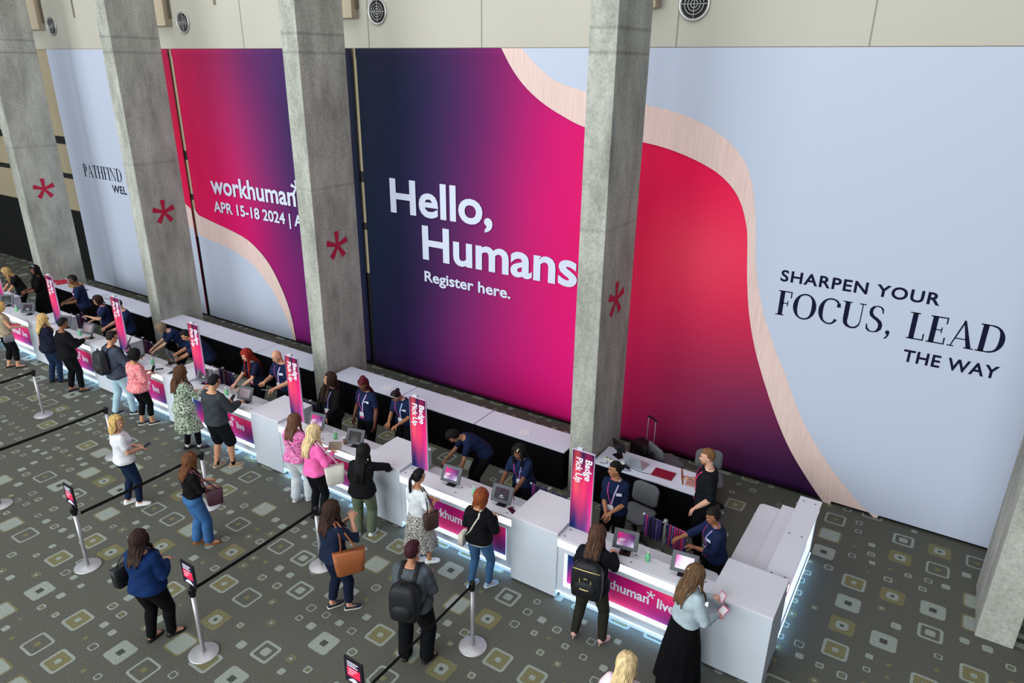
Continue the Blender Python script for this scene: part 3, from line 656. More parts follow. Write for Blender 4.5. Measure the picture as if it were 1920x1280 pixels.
def tablet(label, x, y, rz, scr, tilt=28, z=1.021, lift=.10, wide=False):
    t = thing('tablet_stand', label, 'tablet', (x, y + yo(x), z), math.radians(rz), 'tablets on stands')
    m = MB(); m.box(-.07, .07, -.06, .07, 0, .010); m.build('base', BLK, t, bevel=.004)
    m = MB(); m.tube([V(0, .04, .008), V(0, .045, lift * .6), V(0, .02, lift + .05)], [(.022, .012), (.020, .012), (.03, .014)], 8, hint=(1, 0, 0)); m.build('arm', BLK, t, True)
    a = math.radians(tilt); c = V(0, 0, lift + .075); up = V(0, math.sin(a), math.cos(a)); nr = V(0, -math.cos(a), math.sin(a)); W_, H_ = (.162, .126)
    to = lambda q: c + V(1, 0, 0) * q[0] + up * q[2] + nr * q[1]
    m = MB(); m.box(-W_, W_, -.012, .012, -H_, H_, 0, M=to); f = m.build('case', FR, t, bevel=.008)
    g = gradient_plate('screen', vcol_mat('screen_print', .5), f, lambda u, v: to((-.108 + .216 * u, .0135, -.080 + .160 * v)), SCR[scr], 10, 8, 1.0)
    nt = g.data.materials[0].node_tree; b = nt.nodes['Principled BSDF']
    if not b.inputs['Emission Color'].is_linked:
        nt.links.new(nt.nodes['Attribute'].outputs['Color'], b.inputs['Emission Color']); b.inputs['Emission Strength'].default_value = .3
    if scr in ('pink', 'light', 'dark'):
        m = MB()
        for i, (u0, u1, v0, v1) in enumerate(((-.085, -.01, -.006, .004), (-.085, -.03, -.024, -.016)) if scr != 'dark' else ((-.02, .02, -.03, -.02), (-.03, .04, -.05, -.045))): m.add([to((a_, .0145, b_)) for a_, b_ in ((u0, v0), (u1, v0), (u1, v1), (u0, v1))], [(0, 1, 2, 3)])
        m.build('screen_text', mat('print_white_panel', '#e4e4f2', .5), f)
    return t
tablet('tablet with magenta screen right of the ponytail woman', -5.52, 7.05, 6, 'pink')
tablet('tablet with dark screen between the copper-haired woman and her helper', -4.62, 7.05, 6, 'dark')
tablet('tablet the backpack woman touches', -2.72, 7.03, 12, 'pink', lift=.13)
tablet('tablet with pale screen behind the denim jacket woman', -1.95, 7.05, 8, 'light')
tablet('tablet with magenta screen in front of the woman in pink blouse', -8.43, 7.10, 10, 'pink')
tablet('dark tablet right of the blonde in hot pink', -7.50, 7.06, 14, 'black')
tablet('grey tablet the man in black shorts taps', -10.30, 7.08, 12, 'grey')
tablet('tablet touched by the woman in the green patterned coat', -11.62, 7.12, 18, 'dark')
tablet('tablet under the hands of the young man leaning over', -13.05, 7.30, 150, 'black')
tablet('dark tablet right of the man in pale jeans', -14.35, 7.13, -40, 'dark')
tablet('grey tablet held up by the person with short black hair', -15.83, 7.08, 14, 'grey', lift=.16)
tablet('dark tablet behind the head of the person in black', -16.95, 7.12, 20, 'dark')
tablet('tilted dark tablet near the tall woman in black', -18.62, 7.1, 36, 'dark')
tablet('tablet beside the tan top woman at the left edge', -19.75, 7.12, 40, 'black')
GRN = mat('sanitizer_green', '#7fd6a2', .15, trans=.3)
def bottle(label, x, y):
    t = thing('sanitizer_bottle', label, 'bottle', (x, y + yo(x), 1.021), 0, 'green hand sanitizer bottles')
    m = MB(); m.lathe([(.001, 0), (.030, 0), (.033, .008), (.033, .075), (.028, .098), (.012, .112), (.012, .118), (.001, .118)], n=16); m.build('bottle', GRN, t, True)
    m = MB(); m.lathe([(.001, .118), (.014, .118), (.014, .134), (.005, .136), (.005, .158), (.001, .158)], n=12); m.tube([V(0, 0, .156), V(-.03, -.012, .156)], .005, 6); m.build('pump', mat('pump_clear', '#c8dccf', .3), t, True)
    return t
for lb, x, y in (('green sanitizer bottle left of the copper-haired woman', -5.07, 7.0), ('green sanitizer bottle on the rightmost front counter', -2.42, 7.05), ('green sanitizer bottle under the hand of the woman in black blazer', -7.95, 7.04),
                 ('green sanitizer bottle beside the man in black shorts', -10.85, 7.05), ('green sanitizer bottle behind the woman in coral cardigan', -13.32, 7.05), ('green sanitizer bottle beside the person with short black hair', -16.2, 7.05), ('green sanitizer bottle nearest the left picture edge', -19.15, 7.05)): bottle(lb, x, y)
def phone(label, loc, rz=0, rx=0, ry=0, color='#15151a'):
    m = MB(); m.box(-.037, .037, -.075, .075, 0, .009, 0); o = m.build('smartphone', mat('phone_' + color.lstrip('#'), color, .25), None, bevel=.004, loc=loc)
    o.rotation_euler = (math.radians(rx), math.radians(ry), math.radians(rz)); return tag(o, label, 'phone')
def cup(label, loc, body, lid=None, r=.04, h=.11):
    t = thing('drink_cup', label, 'cup', loc); m = MB(); m.lathe([(.001, 0), (r * .74, 0), (r, h), (r * .93, h), (r * .9, h - .008), (.001, h - .01)], n=20); m.build('cup', mat('cup_' + body.lstrip('#'), body, .4), t, True)
    if lid: m = MB(); m.lathe([(.001, h), (r * 1.05, h), (r * 1.04, h + .012), (r * .8, h + .018), (.001, h + .018)], n=20); m.build('lid', mat('cup_' + lid.lstrip('#'), lid, .4), t, True)
    return t
cup('iced coffee cup right of the blonde in hot pink', (-7.70, 7.05, 1.021), '#8a6a55', '#c5c8cc')
cup('paper coffee cup with black lid near the leaning young man', (-12.45, 7.30, 1.071), '#b9a58c', '#141416')
phone('black phone lying on the tower corner by the coral cardigan woman', (-12.52, 7.10, 1.071), 20)
phone('black phone lying on the counter under the leaning young man', (-12.98, 7.12, 1.021), -40)
phone('red-lit phone on the counter by the woman with the white hair clip', (-4.42, 7.0, 1.021), 60, color='#3a1420')

# ------------------------------------------------------------------ lanyard racks behind the towers
def rack(label, x, y, rz=0, red=.5):
    t = thing('lanyard_rack', label + '', 'rack', (x, y + yo(x), 0), math.radians(rz), 'lanyard racks behind the counters')
    m = MB(); m.lathe([(.001, 0), (.15, 0), (.15, .012), (.03, .02), (.001, .02)], n=24); m.build('base', STEEL, t, True)
    m = MB(); m.tube([V(0, 0, .015), V(0, 0, .97)], .016, 10); m.lathe([(.001, .96), (.028, .96), (.034, .985), (.028, 1.005), (.001, 1.01)], n=14); m.build('pole', mat('rack_grey', '#8f9094', .4, .4), t, True)
    m = MB(); m.tube([V(-.33, 0, .945), V(.33, 0, .945)], .010, 8); m.build('crossbar', mat('rack_grey', '#8f9094', .4, .4), t, True)
    for sgn in (1, -1):
        m = MB(); m.ell((sgn * .335, 0, .945), (.02, .02, .02)); m.build('end_knob', mat('knob_white', '#d0ccd0', .4), t, True)
    return t
def lanyard_bunch(label, x, y, rz, sgn, red, seed):
    rng = random.Random(seed); m = MB(); ca, sa = math.cos(math.radians(rz)), math.sin(math.radians(rz))
    for i in range(16):
        xx = sgn * (.05 + .265 * i / 15); L_ = rng.uniform(.32, .37); mi = rng.choice([0, 1, 0, 1, 2] if rng.random() > red else [3, 3, 1])
        for yy in (-.016, .016):
            pl = [V(xx, 0, .957)] + [V(xx + rng.uniform(-.006, .006), yy * (1 + .3 * math.sin(z * 20 + i)), .957 - z) for z in (.012, .1, .2, .27, L_)]
            m.tube([V(x + ca * q[0] - sa * q[1], y + sa * q[0] + ca * q[1], q[2]) for q in pl], [(.009, .002)] * len(pl), 4, mi=mi, hint=(ca, sa, 0))
    o = m.build('lanyard_bunch', [mat('lan_navy', '#14142f', .7), mat('lan_purple', '#38205a', .7), mat('lan_violet', '#5a4a8a', .7), mat('lan_red', '#a8244c', .7)])
    o['kind'] = 'stuff'; tag(o, label, 'lanyards', 'bunches of lanyards on the racks')
RK = [(-2.55, 8.02, -8, 'with two full arms, in front of the office chair'), (-4.28, 7.82, -4, 'behind the tower left of the rightmost sign'), (-9.42, 7.82, 0, 'behind the woman in pink blouse'), (-12.05, 7.80, 0, 'behind the man in black shorts'),
      (-15.0, 7.80, 0, 'right of the man in pale jeans'), (-17.75, 7.80, 0, 'left of the woman with glasses'), (-20.95, 7.80, 0, 'behind the leftmost upright sign but one')]
for i, (x, y, rz, lb) in enumerate(RK):
    rack('lanyard rack ' + lb, x, y, rz)
    for sgn in (-1, 1): lanyard_bunch(('left' if sgn < 0 else 'right') + ' bunch of purple lanyards on the rack ' + lb, x, y + yo(x), rz, sgn, .55 if (i == 0 and sgn > 0) else .15, i * 2 + sgn)

# ------------------------------------------------------------------ laptops, papers, cables on the tables
ZT = .751
def flat_thing(name, label, cat, x, y, rz, w, d, h, m_, z=ZT, bev=.003):
    m = MB(); m.box(-w / 2, w / 2, -d / 2, d / 2, 0, h); o = m.build(name, m_, None, bevel=bev, loc=(x, y, z)); o.rotation_euler = (0, 0, math.radians(rz)); return tag(o, label, cat)
flat_thing('laptop', 'closed dark red laptop on the table behind the office chair', 'laptop', -3.14, 9.50, 2, .34, .24, .018, mat('laptop_red', '#7a1a2e', .35))
flat_thing('laptop', 'closed rose gold laptop at the table end beside the bearded man', 'laptop', -2.60, 9.52, 4, .32, .23, .016, mat('laptop_rose', '#b58f86', .35, .3))
t = thing('laptop', 'open silver laptop seen from behind, left of the red one', 'laptop', (-3.62, 9.56, ZT), math.radians(172))
m = MB(); m.box(-.17, .17, -.12, .12, 0, .016); m.build('keyboard_half', mat('laptop_silver', '#a9aeb4', .35, .4), t, bevel=.003)
m = MB(); a = math.radians(20); m.box(-.17, .17, 0, .009, 0, .235, 0, M=lambda q: V(q[0], .12 + q[1] + q[2] * math.sin(a), .016 + q[2] * math.cos(a))); m.build('screen_half', mat('laptop_silver', '#a9aeb4', .35, .4), t, bevel=.003)
t = thing('monitor', 'small black screen on a stand at the pillar end of the laptop table', 'screen', (-3.98, 9.62, ZT), math.radians(150))
m = MB(); m.box(-.09, .09, -.07, .07, 0, .012); m.build('foot', BLK, t, bevel=.004); m = MB(); m.tube([V(0, .02, .01), V(0, .03, .14)], .014, 8); m.build('neck', BLK, t)
m = MB(); m.box(-.16, .16, -.012, .012, .06, .28, 0, M=lambda q: V(q[0], q[1] - (q[2] - .17) * -.25, q[2])); m.build('panel', BLK, t, bevel=.006)
t = thing('power_strip', 'beige power strip lying on the laptop table near the pillar', 'power strip', (-4.0, 9.40, ZT), math.radians(-8))
m = MB(); m.box(-.15, .15, -.025, .025, 0, .035); m.build('housing', mat('plastic_cream', '#c8c4b0', .5), t, bevel=.006)
for i in range(4): m = MB(); m.box(-.11 + i * .07, -.085 + i * .07, -.012, .012, .035, .038); m.build('socket', BLK, t)
flat_thing('power_adapter', 'black power adapter brick on the laptop table', 'charger', -3.72, 9.36, -25, .12, .055, .032, BLK)
flat_thing('power_adapter', 'white charger block beside the power strip', 'charger', -3.82, 9.45, 10, .07, .07, .03, mat('plastic_white', '#d5d5d5', .4))
def cable(label, pts, r=.004, c='#121214'):
    q = smooth_pts([(p[0], p[1]) for p in pts], 2); m = MB(); m.tube([V(a, b, ZT + r + .001) for a, b in q], r, 6); return tag(m.build('cable', mat('cable_' + c.lstrip('#'), c, .6), None, True), label, 'cable')
cable('black cable curling from the adapter over the table front', [(-3.70, 9.36), (-3.60, 9.30), (-3.68, 9.27), (-3.75, 9.245)])
cable('black cable running from the silver laptop to the red laptop', [(-3.66, 9.40), (-3.50, 9.36), (-3.36, 9.37), (-3.28, 9.42)])
cable('grey cable between power strip and small screen', [(-3.95, 9.43), (-3.90, 9.52), (-3.83, 9.56), (-3.92, 9.60)], c='#8a8a8c')
cable('dark cable looping left of the power strip', [(-4.08, 9.37), (-4.02, 9.31), (-4.10, 9.26), (-4.16, 9.27)])
PAP = mat('paper_white', '#d6d6dc', .8)
flat_thing('paper_sheet', 'white paper on the table above the woman with red braids', 'paper', -9.0, 9.46, 18, .22, .20, .003, PAP)
flat_thing('paper_sheet', 'white paper on the table near the rightmost pillar', 'paper', -5.72, 9.44, 25, .20, .18, .003, PAP)
for i, (x, y, r, lb) in enumerate(((-21.9, 9.62, 10, 'red leaflet at the back corner of the far left table'), (-21.66, 9.50, -14, 'red leaflet in the middle of the far left table'), (-22.02, 9.42, 30, 'red leaflet at the front left of the far left table'))):
    flat_thing('leaflet', lb, 'leaflet', x, y, r, .22, .30, .012 + .004 * i, mat('leaflet_red', '#b8243f', .6))
flat_thing('cardboard_box', 'small open brown cardboard box on the far left table', 'box', -20.95, 9.55, 5, .36, .24, .11, mat('cardboard', '#a07850', .85))
flat_thing('tablet', 'black tablet lying beside the cardboard box', 'tablet', -20.50, 9.50, 12, .24, .17, .010, mat('tablet_black', '#202226', .3))
flat_thing('paper_sheet', 'grey paper on the table behind the woman with glasses', 'paper', -19.55, 9.55, -6, .28, .2, .003, mat('paper_grey', '#b8bcc4', .8))
cable('short black cable on the table behind the woman with glasses', [(-19.3, 9.45), (-19.2, 9.42), (-19.1, 9.46), (-19.05, 9.44)], .006)
# small boxes and things on the far left work area
flat_thing('card_reader', 'small white card printer on the counter by the leaning young man', 'printer', -13.62, 7.53, 12, .26, .16, .10, mat('plastic_white', '#d5d5d5', .4), z=.752, bev=.02)
# ------------------------------------------------------------------ office chairs
def chair(label, x, y, rz, back=.0):
    t = thing('office_chair', label, 'chair', (x, y, 0), math.radians(rz), 'grey swivel chairs')
    GF = mat('chair_fabric', '#5d5f63', .9, var=.1, vscale=60)
    m = MB()
    for z, s in ((.43, .86), (.445, .98), (.475, 1.0), (.495, .96), (.502, .8)): m.v += []
    rr = []
    for z, s in ((.43, .84), (.445, .97), (.475, 1.0), (.495, .95), (.503, .75)): rr.append([V(px * s, py * s, z) for px, py in rsq(0, 0, .245, .10, 5)])
    m.rings(rr); m.build('seat', GF, t, True)
    m = MB(); rr = []
    for y_, s in ((-.235, .8), (-.245, .96), (-.27, 1.0), (-.29, .96), (-.298, .75)): rr.append([V(px * s * .95, y_ - pz * .10 - .06 * (px / .24) ** 2 * -.6, .70 + pz * s * .74) for px, pz in rsq(0, 0, .235, .11, 5)])
    m.rings(rr); m.build('backrest', GF, t, True)
    m = MB(); m.tube([V(0, -.05, .42), V(0, -.26, .42), V(0, -.33, .52), V(0, -.335, .74)], [(.035, .012)] * 4, 8, hint=(1, 0, 0)); m.build('back_support', BLK, t, True)
    m = MB(); m.tube([V(0, 0, .10), V(0, 0, .43)], .028, 10); m.build('gas_column', BLK, t, True)
    m = MB()
    for i in range(5):
        a = 2 * math.pi * i / 5 + .3; m.tube([V(0, 0, .11), V(math.cos(a) * .29, math.sin(a) * .29, .07)], [.026, .016], 8)
    m.build('star_base', BLK, t, True)
    for i in range(5):
        a = 2 * math.pi * i / 5 + .3; m = MB(); m.ell((math.cos(a) * .29, math.sin(a) * .29, .032), (.03, .03, .031)); m.build('caster', BLK, t, True)
    return t
chair('grey swivel chair in front of the laptop table, its back to the counter', -3.22, 8.66, 172)
chair('grey swivel chair behind the laptop table, left of the bearded man', -3.38, 10.34, -36)
chair('grey swivel chair mostly hidden behind the bearded man', -2.62, 10.22, 200)
# rolling bag
t = thing('rolling_bag', 'black rolling bag with raised handle by the pink banner', 'luggage', (-3.92, 10.55, 0), math.radians(-30))
m = MB(); rr = []
for z, s in ((.07, .85), (.12, 1), (.45, 1), (.58, .9), (.62, .6)): rr.append([V(px * s * 1.1, py * s * .75, z) for px, py in rsq(0, 0, .2, .07, 5)])
m.rings(rr); m.build('bag_body', mat('bag_nylon', '#0e0f12', .6, bump=.6, bscale=14), t, True)
for sx_ in (-.10, .10):
    m = MB(); m.tube([V(sx_, .16, .5), V(sx_, .16, 1.02)], .008, 8); m.build('handle_tube', STEEL, t, True)
m = MB(); m.tube([V(-.12, .16, 1.03), V(0, .16, 1.05), V(.12, .16, 1.03)], .018, 8); m.build('grip', BLK, t, True)
m = MB(); m.ell((0, -.16, .3), (.14, .05, .16)); m.build('pocket', mat('bag_nylon', '#0e0f12', .6), t, True)
for sx_ in (-.15, .15): m = MB(); m.tube([V(sx_ - .012, .12, .045), V(sx_ + .012, .12, .045)], .042, 14); m.build('wheel', BLK, t, True)
# ------------------------------------------------------------------ people
RINGS = {
 'f': [(-.11, .120, .095, 0), (-.04, .170, .118, -.012), (.03, .168, .114, -.004), (.12, .142, .100, 0), (.20, .130, .094, 0), (.28, .140, .104, .008), (.35, .150, .118, .014), (.42, .152, .100, .004), (.47, .138, .082, -.006), (.505, .095, .062, -.012), (.54, .054, .052, -.008)],
 'm': [(-.11, .125, .098, 0), (-.04, .162, .116, -.01), (.03, .160, .110, 0), (.12, .152, .106, 0), (.20, .154, .106, 0), (.28, .164, .112, .004), (.35, .174, .116, .006), (.42, .178, .106, 0), (.47, .160, .088, -.006), (.505, .110, .068, -.012), (.54, .060, .058, -.008)]}
def rot(axis, a):
    return np.array(Matrix.Rotation(a, 3, Vector(axis)))
def ik(a, b, l1, l2, pole):
    v = b - a; d = np.linalg.norm(v); u = unit(v)
    mx = (l1 + l2) * 0.985
    if d > mx: d = mx; b = a + u * d
    k = (l1 * l1 - l2 * l2 + d * d) / (2 * d); h = math.sqrt(max(l1 * l1 - k * k, 0))
    p = np.asarray(pole, float); p = p - u * (p @ u); p = unit(p)
    return a + u * k + p * h, b

class Fig: pass
def person(label, x, y, yaw, h=1.65, sex='f', build=1.0, lean=0, side=0, twist=0, hy=0, hp=8, ra=None, la=None, re=None, le=None,
           rf=None, lf=None, skn='#c68d70', hair=('long', '#3a2418', .35), top=('tee', '#222222'), bottom=('trousers', '#15151a', 1.0), shoe='#17171a', sole=None,
           lanyard=None, glasses=False, name_tag=False, rh=None, lh=None, over=None, group=None, seed=0, voxel=.0115, hipback=None, collar=False, sock=None, mask=False, at=None, band=None, clip=None):
    rng = random.Random(seed + int(abs(x) * 100)); k = h / 1.70
    F = Fig(); root = thing('person', label, 'person', (x, y, 0), math.radians(yaw), group)
    L = math.radians(lean); sd = math.radians(side); tw = math.radians(twist)
    # spine
    ss = np.arange(-.12, .5401, .02); pts = []; dirs = []
    hb = (0.30 * math.sin(L) if hipback is None else hipback)
    hipz = .90 - .04 * (1 - math.cos(L))
    def ang(s): t = min(max((s + .06) / .34, 0), 1); return L * (.25 + .75 * t) if s > -.08 else 0.0
    p = V(0, -hb, hipz); P = {0: p}
    cur = p.copy(); i0 = int(np.argmin(abs(ss)))
    def dvec(s): a = ang(s); return unit(V(math.sin(sd) * max(0, min(1, (s + .1) / .4)), math.sin(a), math.cos(a)))
    pos = [None] * len(ss); pos[i0] = p
    for i in range(i0 + 1, len(ss)): pos[i] = pos[i - 1] + dvec((ss[i] + ss[i - 1]) / 2) * .02
    for i in range(i0 - 1, -1, -1): pos[i] = pos[i + 1] - dvec((ss[i] + ss[i + 1]) / 2) * .02
    pos = np.array(pos)
    def frame(s):
        c = V(*[np.interp(s, ss, pos[:, j]) for j in range(3)]); u = dvec(s)
        a = tw * min(max((s + .05) / .4, 0), 1)
        r0 = V(math.cos(a), math.sin(a), 0); r0 = unit(r0 - u * (r0 @ u)); f = np.cross(u, r0)
        return c, r0, f, u
    rt = RINGS[sex]; bw = build
    def dims(s):
        w = np.interp(s, [q[0] for q in rt], [q[1] for q in rt]); d = np.interp(s, [q[0] for q in rt], [q[2] for q in rt]); o = np.interp(s, [q[0] for q in rt], [q[3] for q in rt])
        kk = bw if s < .46 else 1 + (bw - 1) * .4
        return w * kk, d * (1 + (kk - 1) * 1.35), o
    def surf(s, xx, off=0.0):
        """point on the chest (front) surface"""
        c, r, f, u = frame(s); w, d, o = dims(s); q = max(0, 1 - (xx / (w + off)) ** 2) ** .5
        return c + r * xx + f * (o + (d + off) * q)
    def back(s, xx, off=0.0):
        c, r, f, u = frame(s); w, d, o = dims(s); q = max(0, 1 - (xx / (w + off)) ** 2) ** .5
        return c + r * xx + f * (o - (d + off) * q)
    def torso(mb, s0, s1, inf, flare=0.0, n=22, step=.03, depth=0.0):
        out = []
        for s in np.linspace(s0, s1, max(3, int(round((s1 - s0) / step)) + 1)):
            c, r, f, u = frame(s); w, d, o = dims(s); e = inf + flare * max(0, (.12 - s) / .25)
            w += e; d += e + depth
            ring = []
            for i in range(n):
                t = 2 * math.pi * i / n; ct, st = math.cos(t), math.sin(t)
                ring.append(c + r * (abs(ct) ** .85 * (1 if ct > 0 else -1) * w) + f * (o + abs(st) ** .85 * (1 if st > 0 else -1) * d))
            out.append(ring)
        mb.rings(out)
    # head
    A = rot((0, 0, 1), math.radians(hy)) @ rot((1, 0, 0), -math.radians(hp))   # columns: right, forward, up of the head
    hr, hf, hu = A[:, 0], A[:, 1], A[:, 2]
    HA = np.array([hr, hf, hu])
    nb, nr, nf, nu_ = frame(.535)
    nd = unit(nu_ * .55 + hu * .45 + hf * .06)
    hc = nb + nd * .075 + hu * .085 + hf * .018
    F.root = root; F.hc = hc; F.HA = HA
    if at:                                          # stand where the top of the head meets this sight line
        ht = (hc + hu * .118) * k; yw0 = math.radians(yaw); w_ = plane_at(at[0], at[1], 2, ht[2])
        x = float(w_[0] - (math.cos(yw0) * ht[0] - math.sin(yw0) * ht[1])); y = float(w_[1] - (math.sin(yw0) * ht[0] + math.cos(yw0) * ht[1]))
        if 6.0 < y < 7.5 and y > 6.47 + yo(x):             # keep visitors clear of the counter front
            y = 6.47 + yo(x); hy_ = y + math.sin(yw0) * ht[0] + math.cos(yw0) * ht[1]; x = float(plane_at(at[0], at[1], 1, hy_)[0] - (math.cos(yw0) * ht[0] - math.sin(yw0) * ht[1]))
        if 7.5 < y < 7.86 + yo(x): y = 7.86 + yo(x); hy_ = y + math.sin(yw0) * ht[0] + math.cos(yw0) * ht[1]; x = float(plane_at(at[0], at[1], 1, hy_)[0] - (math.cos(yw0) * ht[0] - math.sin(yw0) * ht[1]))
        root.location = (x, y, 0)
    # arms
    sw = (.136 if sex == 'f' else .156) * (1 + (bw - 1) * .5)
    l1, l2 = .285, .250
    sc, sr, sf, su = frame(.455)
    arms = {}
    for sgn, tgt, pole in ((1, ra, re), (-1, la, le)):
        sh = sc + sr * sgn * sw + sf * -.005
        if tgt is None: tgt = (sgn * (.235 + .1 * (bw - 1)), .03 - hb * .4, .86 - .1 * (1 - math.cos(L)))
        if pole is None: pole = (sgn * .55, -.7, -.5)
        el, wr = ik(sh, V(*tgt), l1, l2, pole)
        arms[sgn] = (sh, el, wr)
    # legs
    legs = {}
    pc, pr, pf, pu = frame(-.05)
    for sgn, ft in ((1, rf), (-1, lf)):
        if ft is None: ft = (sgn * .095, 0.0, -sgn * 10)
        hp_ = pc + pr * sgn * .085 * (1 + (bw - 1) * .5) + V(0, 0, -.0)
        an = V(ft[0], ft[1], .085 + (ft[3] if len(ft) > 3 else 0))
        fa = math.radians(ft[2]); fd = V(-math.sin(fa), math.cos(fa), 0)
        kn, an2 = ik(hp_, an, .397, .386, fd + V(sgn * .10, 0, 0))
        legs[sgn] = (hp_, kn, an2, fd)
    # ---- body, one fused surface
    mb = MB(); torso(mb, -.10, .54, 0)
    mb.tube([nb - nd * .05, nb + nd * .03, nb + nd * .10], [.052, .047, .047] if sex == 'f' else [.062, .056, .055], 12)
    mb.ell(hc + hu * .012 - hf * .006, (.074, .094, .100), HA, nu=18, nv=12)
    mb.ell(hc + hf * .026 - hu * .058, (.054, .060, .060), HA, nu=16, nv=10)
    mb.ell(hc + hf * .062 - hu * .094, (.026, .022, .020), HA)
    mb.tube([hc + hf * .082 + hu * .006, hc + hf * .102 - hu * .022, hc + hf * .098 - hu * .034], [.009, .014, .013], 8)
    for sgn in (1, -1):
        mb.ell(hc + hr * sgn * .076 - hf * .006 - hu * .014, (.010, .020, .030), HA, nu=10, nv=7)
        mb.ell(hc + hr * sgn * .034 + hf * .058 - hu * .030, (.024, .024, .022), HA, nu=10, nv=7)
        sh, el, wr = arms[sgn]
        ar = [.046, .047, .041, .036, .038, .031, .024] if sex == 'f' else [.052, .053, .047, .041, .042, .035, .027]
        ar = [q * (1 + (bw - 1) * (.9 - .08 * i)) for i, q in enumerate(ar)]
        mid = sh * .55 + el * .45; fm = el * .7 + wr * .3; fm2 = el * .3 + wr * .7
        mb.tube([sh, sh * .85 + el * .15, mid, el, fm, fm2, wr], ar, 12)
        hp_, kn, an, fd = legs[sgn]
        lr = [.088, .088, .074, .054, .055, .042, .034, .034] if sex == 'f' else [.086, .086, .076, .057, .058, .045, .037, .036]
        lr = [q * (1 + (bw - 1) * (1 - .08 * i)) for i, q in enumerate(lr)]
        mb.tube([hp_, hp_ * .85 + kn * .15, hp_ * .45 + kn * .55, kn, kn * .7 + an * .3 - fd * .012, kn * .35 + an * .65 - fd * .004, an, an - V(0, 0, .03)], lr, 12)
        mb.tube([an - V(0, 0, .03) - fd * .03, an - V(0, 0, .045) + fd * .06, an - V(0, 0, .062) + fd * .135], [(.032, .03), (.038, .026), (.034, .016)], 8)
    body = solid(mb, voxel, 3)
    # hands: a palm and five separate bent fingers rooted inside it
    F.hand = {}
    for sgn, hs in ((1, rh), (-1, lh)):
        sh, el, wr = arms[sgn]; fdir = unit(wr - el)
        hs = hs or {}
        d = unit(hs.get('dir', fdir)) if 'dir' in hs else fdir
        pn = V(*hs['palm']) if 'palm' in hs else (V(-sgn, 0, 0) if fdir[2] < -.75 else V(0, 0, -1))
        pn = unit(pn - d * (pn @ d)); th = np.cross(pn, d) * sgn   # palm normal, thumb side
        th = unit(th)
        curl = hs.get('curl', 22); spread = hs.get('spread', 1.0)
        hand = MB(); hw = .040 if sex == 'f' else .045
        hand.tube([wr - d * .02, wr + d * .02, wr + d * .055, wr + d * .088], [(.024, .020), (hw * .82, .017), (hw, .016), (hw * .95, .012)], 12, hint=th)
        hb2 = solid(hand, .006, 1)
        body.add(hb2.v, hb2.f)
        for i, ln in enumerate((.070, .080, .074, .058)):
            o = (1.5 - i) * hw * .5
            b0 = wr + d * (.080 - abs(1.2 - i) * .004) + th * o
            dd = unit(d + th * (1.5 - i) * .09 * spread); q = b0; pl = [b0 - dd * .012, b0]
            a = math.radians(curl * (1 + .12 * i))
            for seg in (.45, .32, .23):
                dd = unit(dd * math.cos(a) + pn * math.sin(a)); q = q + dd * ln * seg; pl.append(q)
            body.tube(pl, [.0088, .0088, .0084, .0078, .0066], 6)
        b0 = wr + d * .028 + th * hw * .7
        dd = unit(d * .72 + th * .62 + pn * .25); q = b0; pl = [b0 - dd * .012]
        for seg, a in ((.034, 0), (.028, .3), (.022, .25)):
            pl.append(q); dd = unit(dd + pn * a + d * a * .6); q = q + dd * seg
        pl.append(q); body.tube(pl, [.012, .0115, .0105, .0095, .0075][:len(pl)], 6)
        F.hand[sgn] = (wr + d * .075 + pn * .018, d, pn, th)
    body_mats = [skin(skn), mat('eye_white', '#d8d4cc', .3), mat('eye_dark', '#1c1512', .2), mat('lip_' + skn.lstrip('#'), tuple(c * q for c, q in zip(lin(skn), (.85, .5, .5))), .45), hairm(hair[1])]
    for sgn in (1, -1):
        ec = hc + hr * sgn * .030 + hf * .082 + hu * .006
        body.ell(ec, (.012, .008, .006), HA, 1, 8, 6); body.ell(ec + hf * .004 - hu * .001, (.0065, .0055, .006), HA, 2, 8, 6)
        body.tube([hc + hr * sgn * q1 + hf * q2 + hu * q3 for q1, q2, q3 in ((.014, .094, .024), (.032, .089, .029), (.050, .074, .023))], [.003, .0045, .0025], 5, 4)
    body.tube([hc + hr * q1 + hf * q2 - hu * .058 for q1, q2 in ((-.022, .080), (0, .089), (.022, .080))], [.003, .007, .003], 6, 3)
    def fin(m, name, mats, parent=root, smooth=True):
        m.v = [(a * k, b * k, c * k) for a, b, c in m.v]
        return m.build(name, mats, parent, smooth)
    # ---- lower garment
    bk, bc = bottom[0], bottom[1]; blen = bottom[2] if len(bottom) > 2 else 1.0
    bpat = bottom[3] if len(bottom) > 3 else None
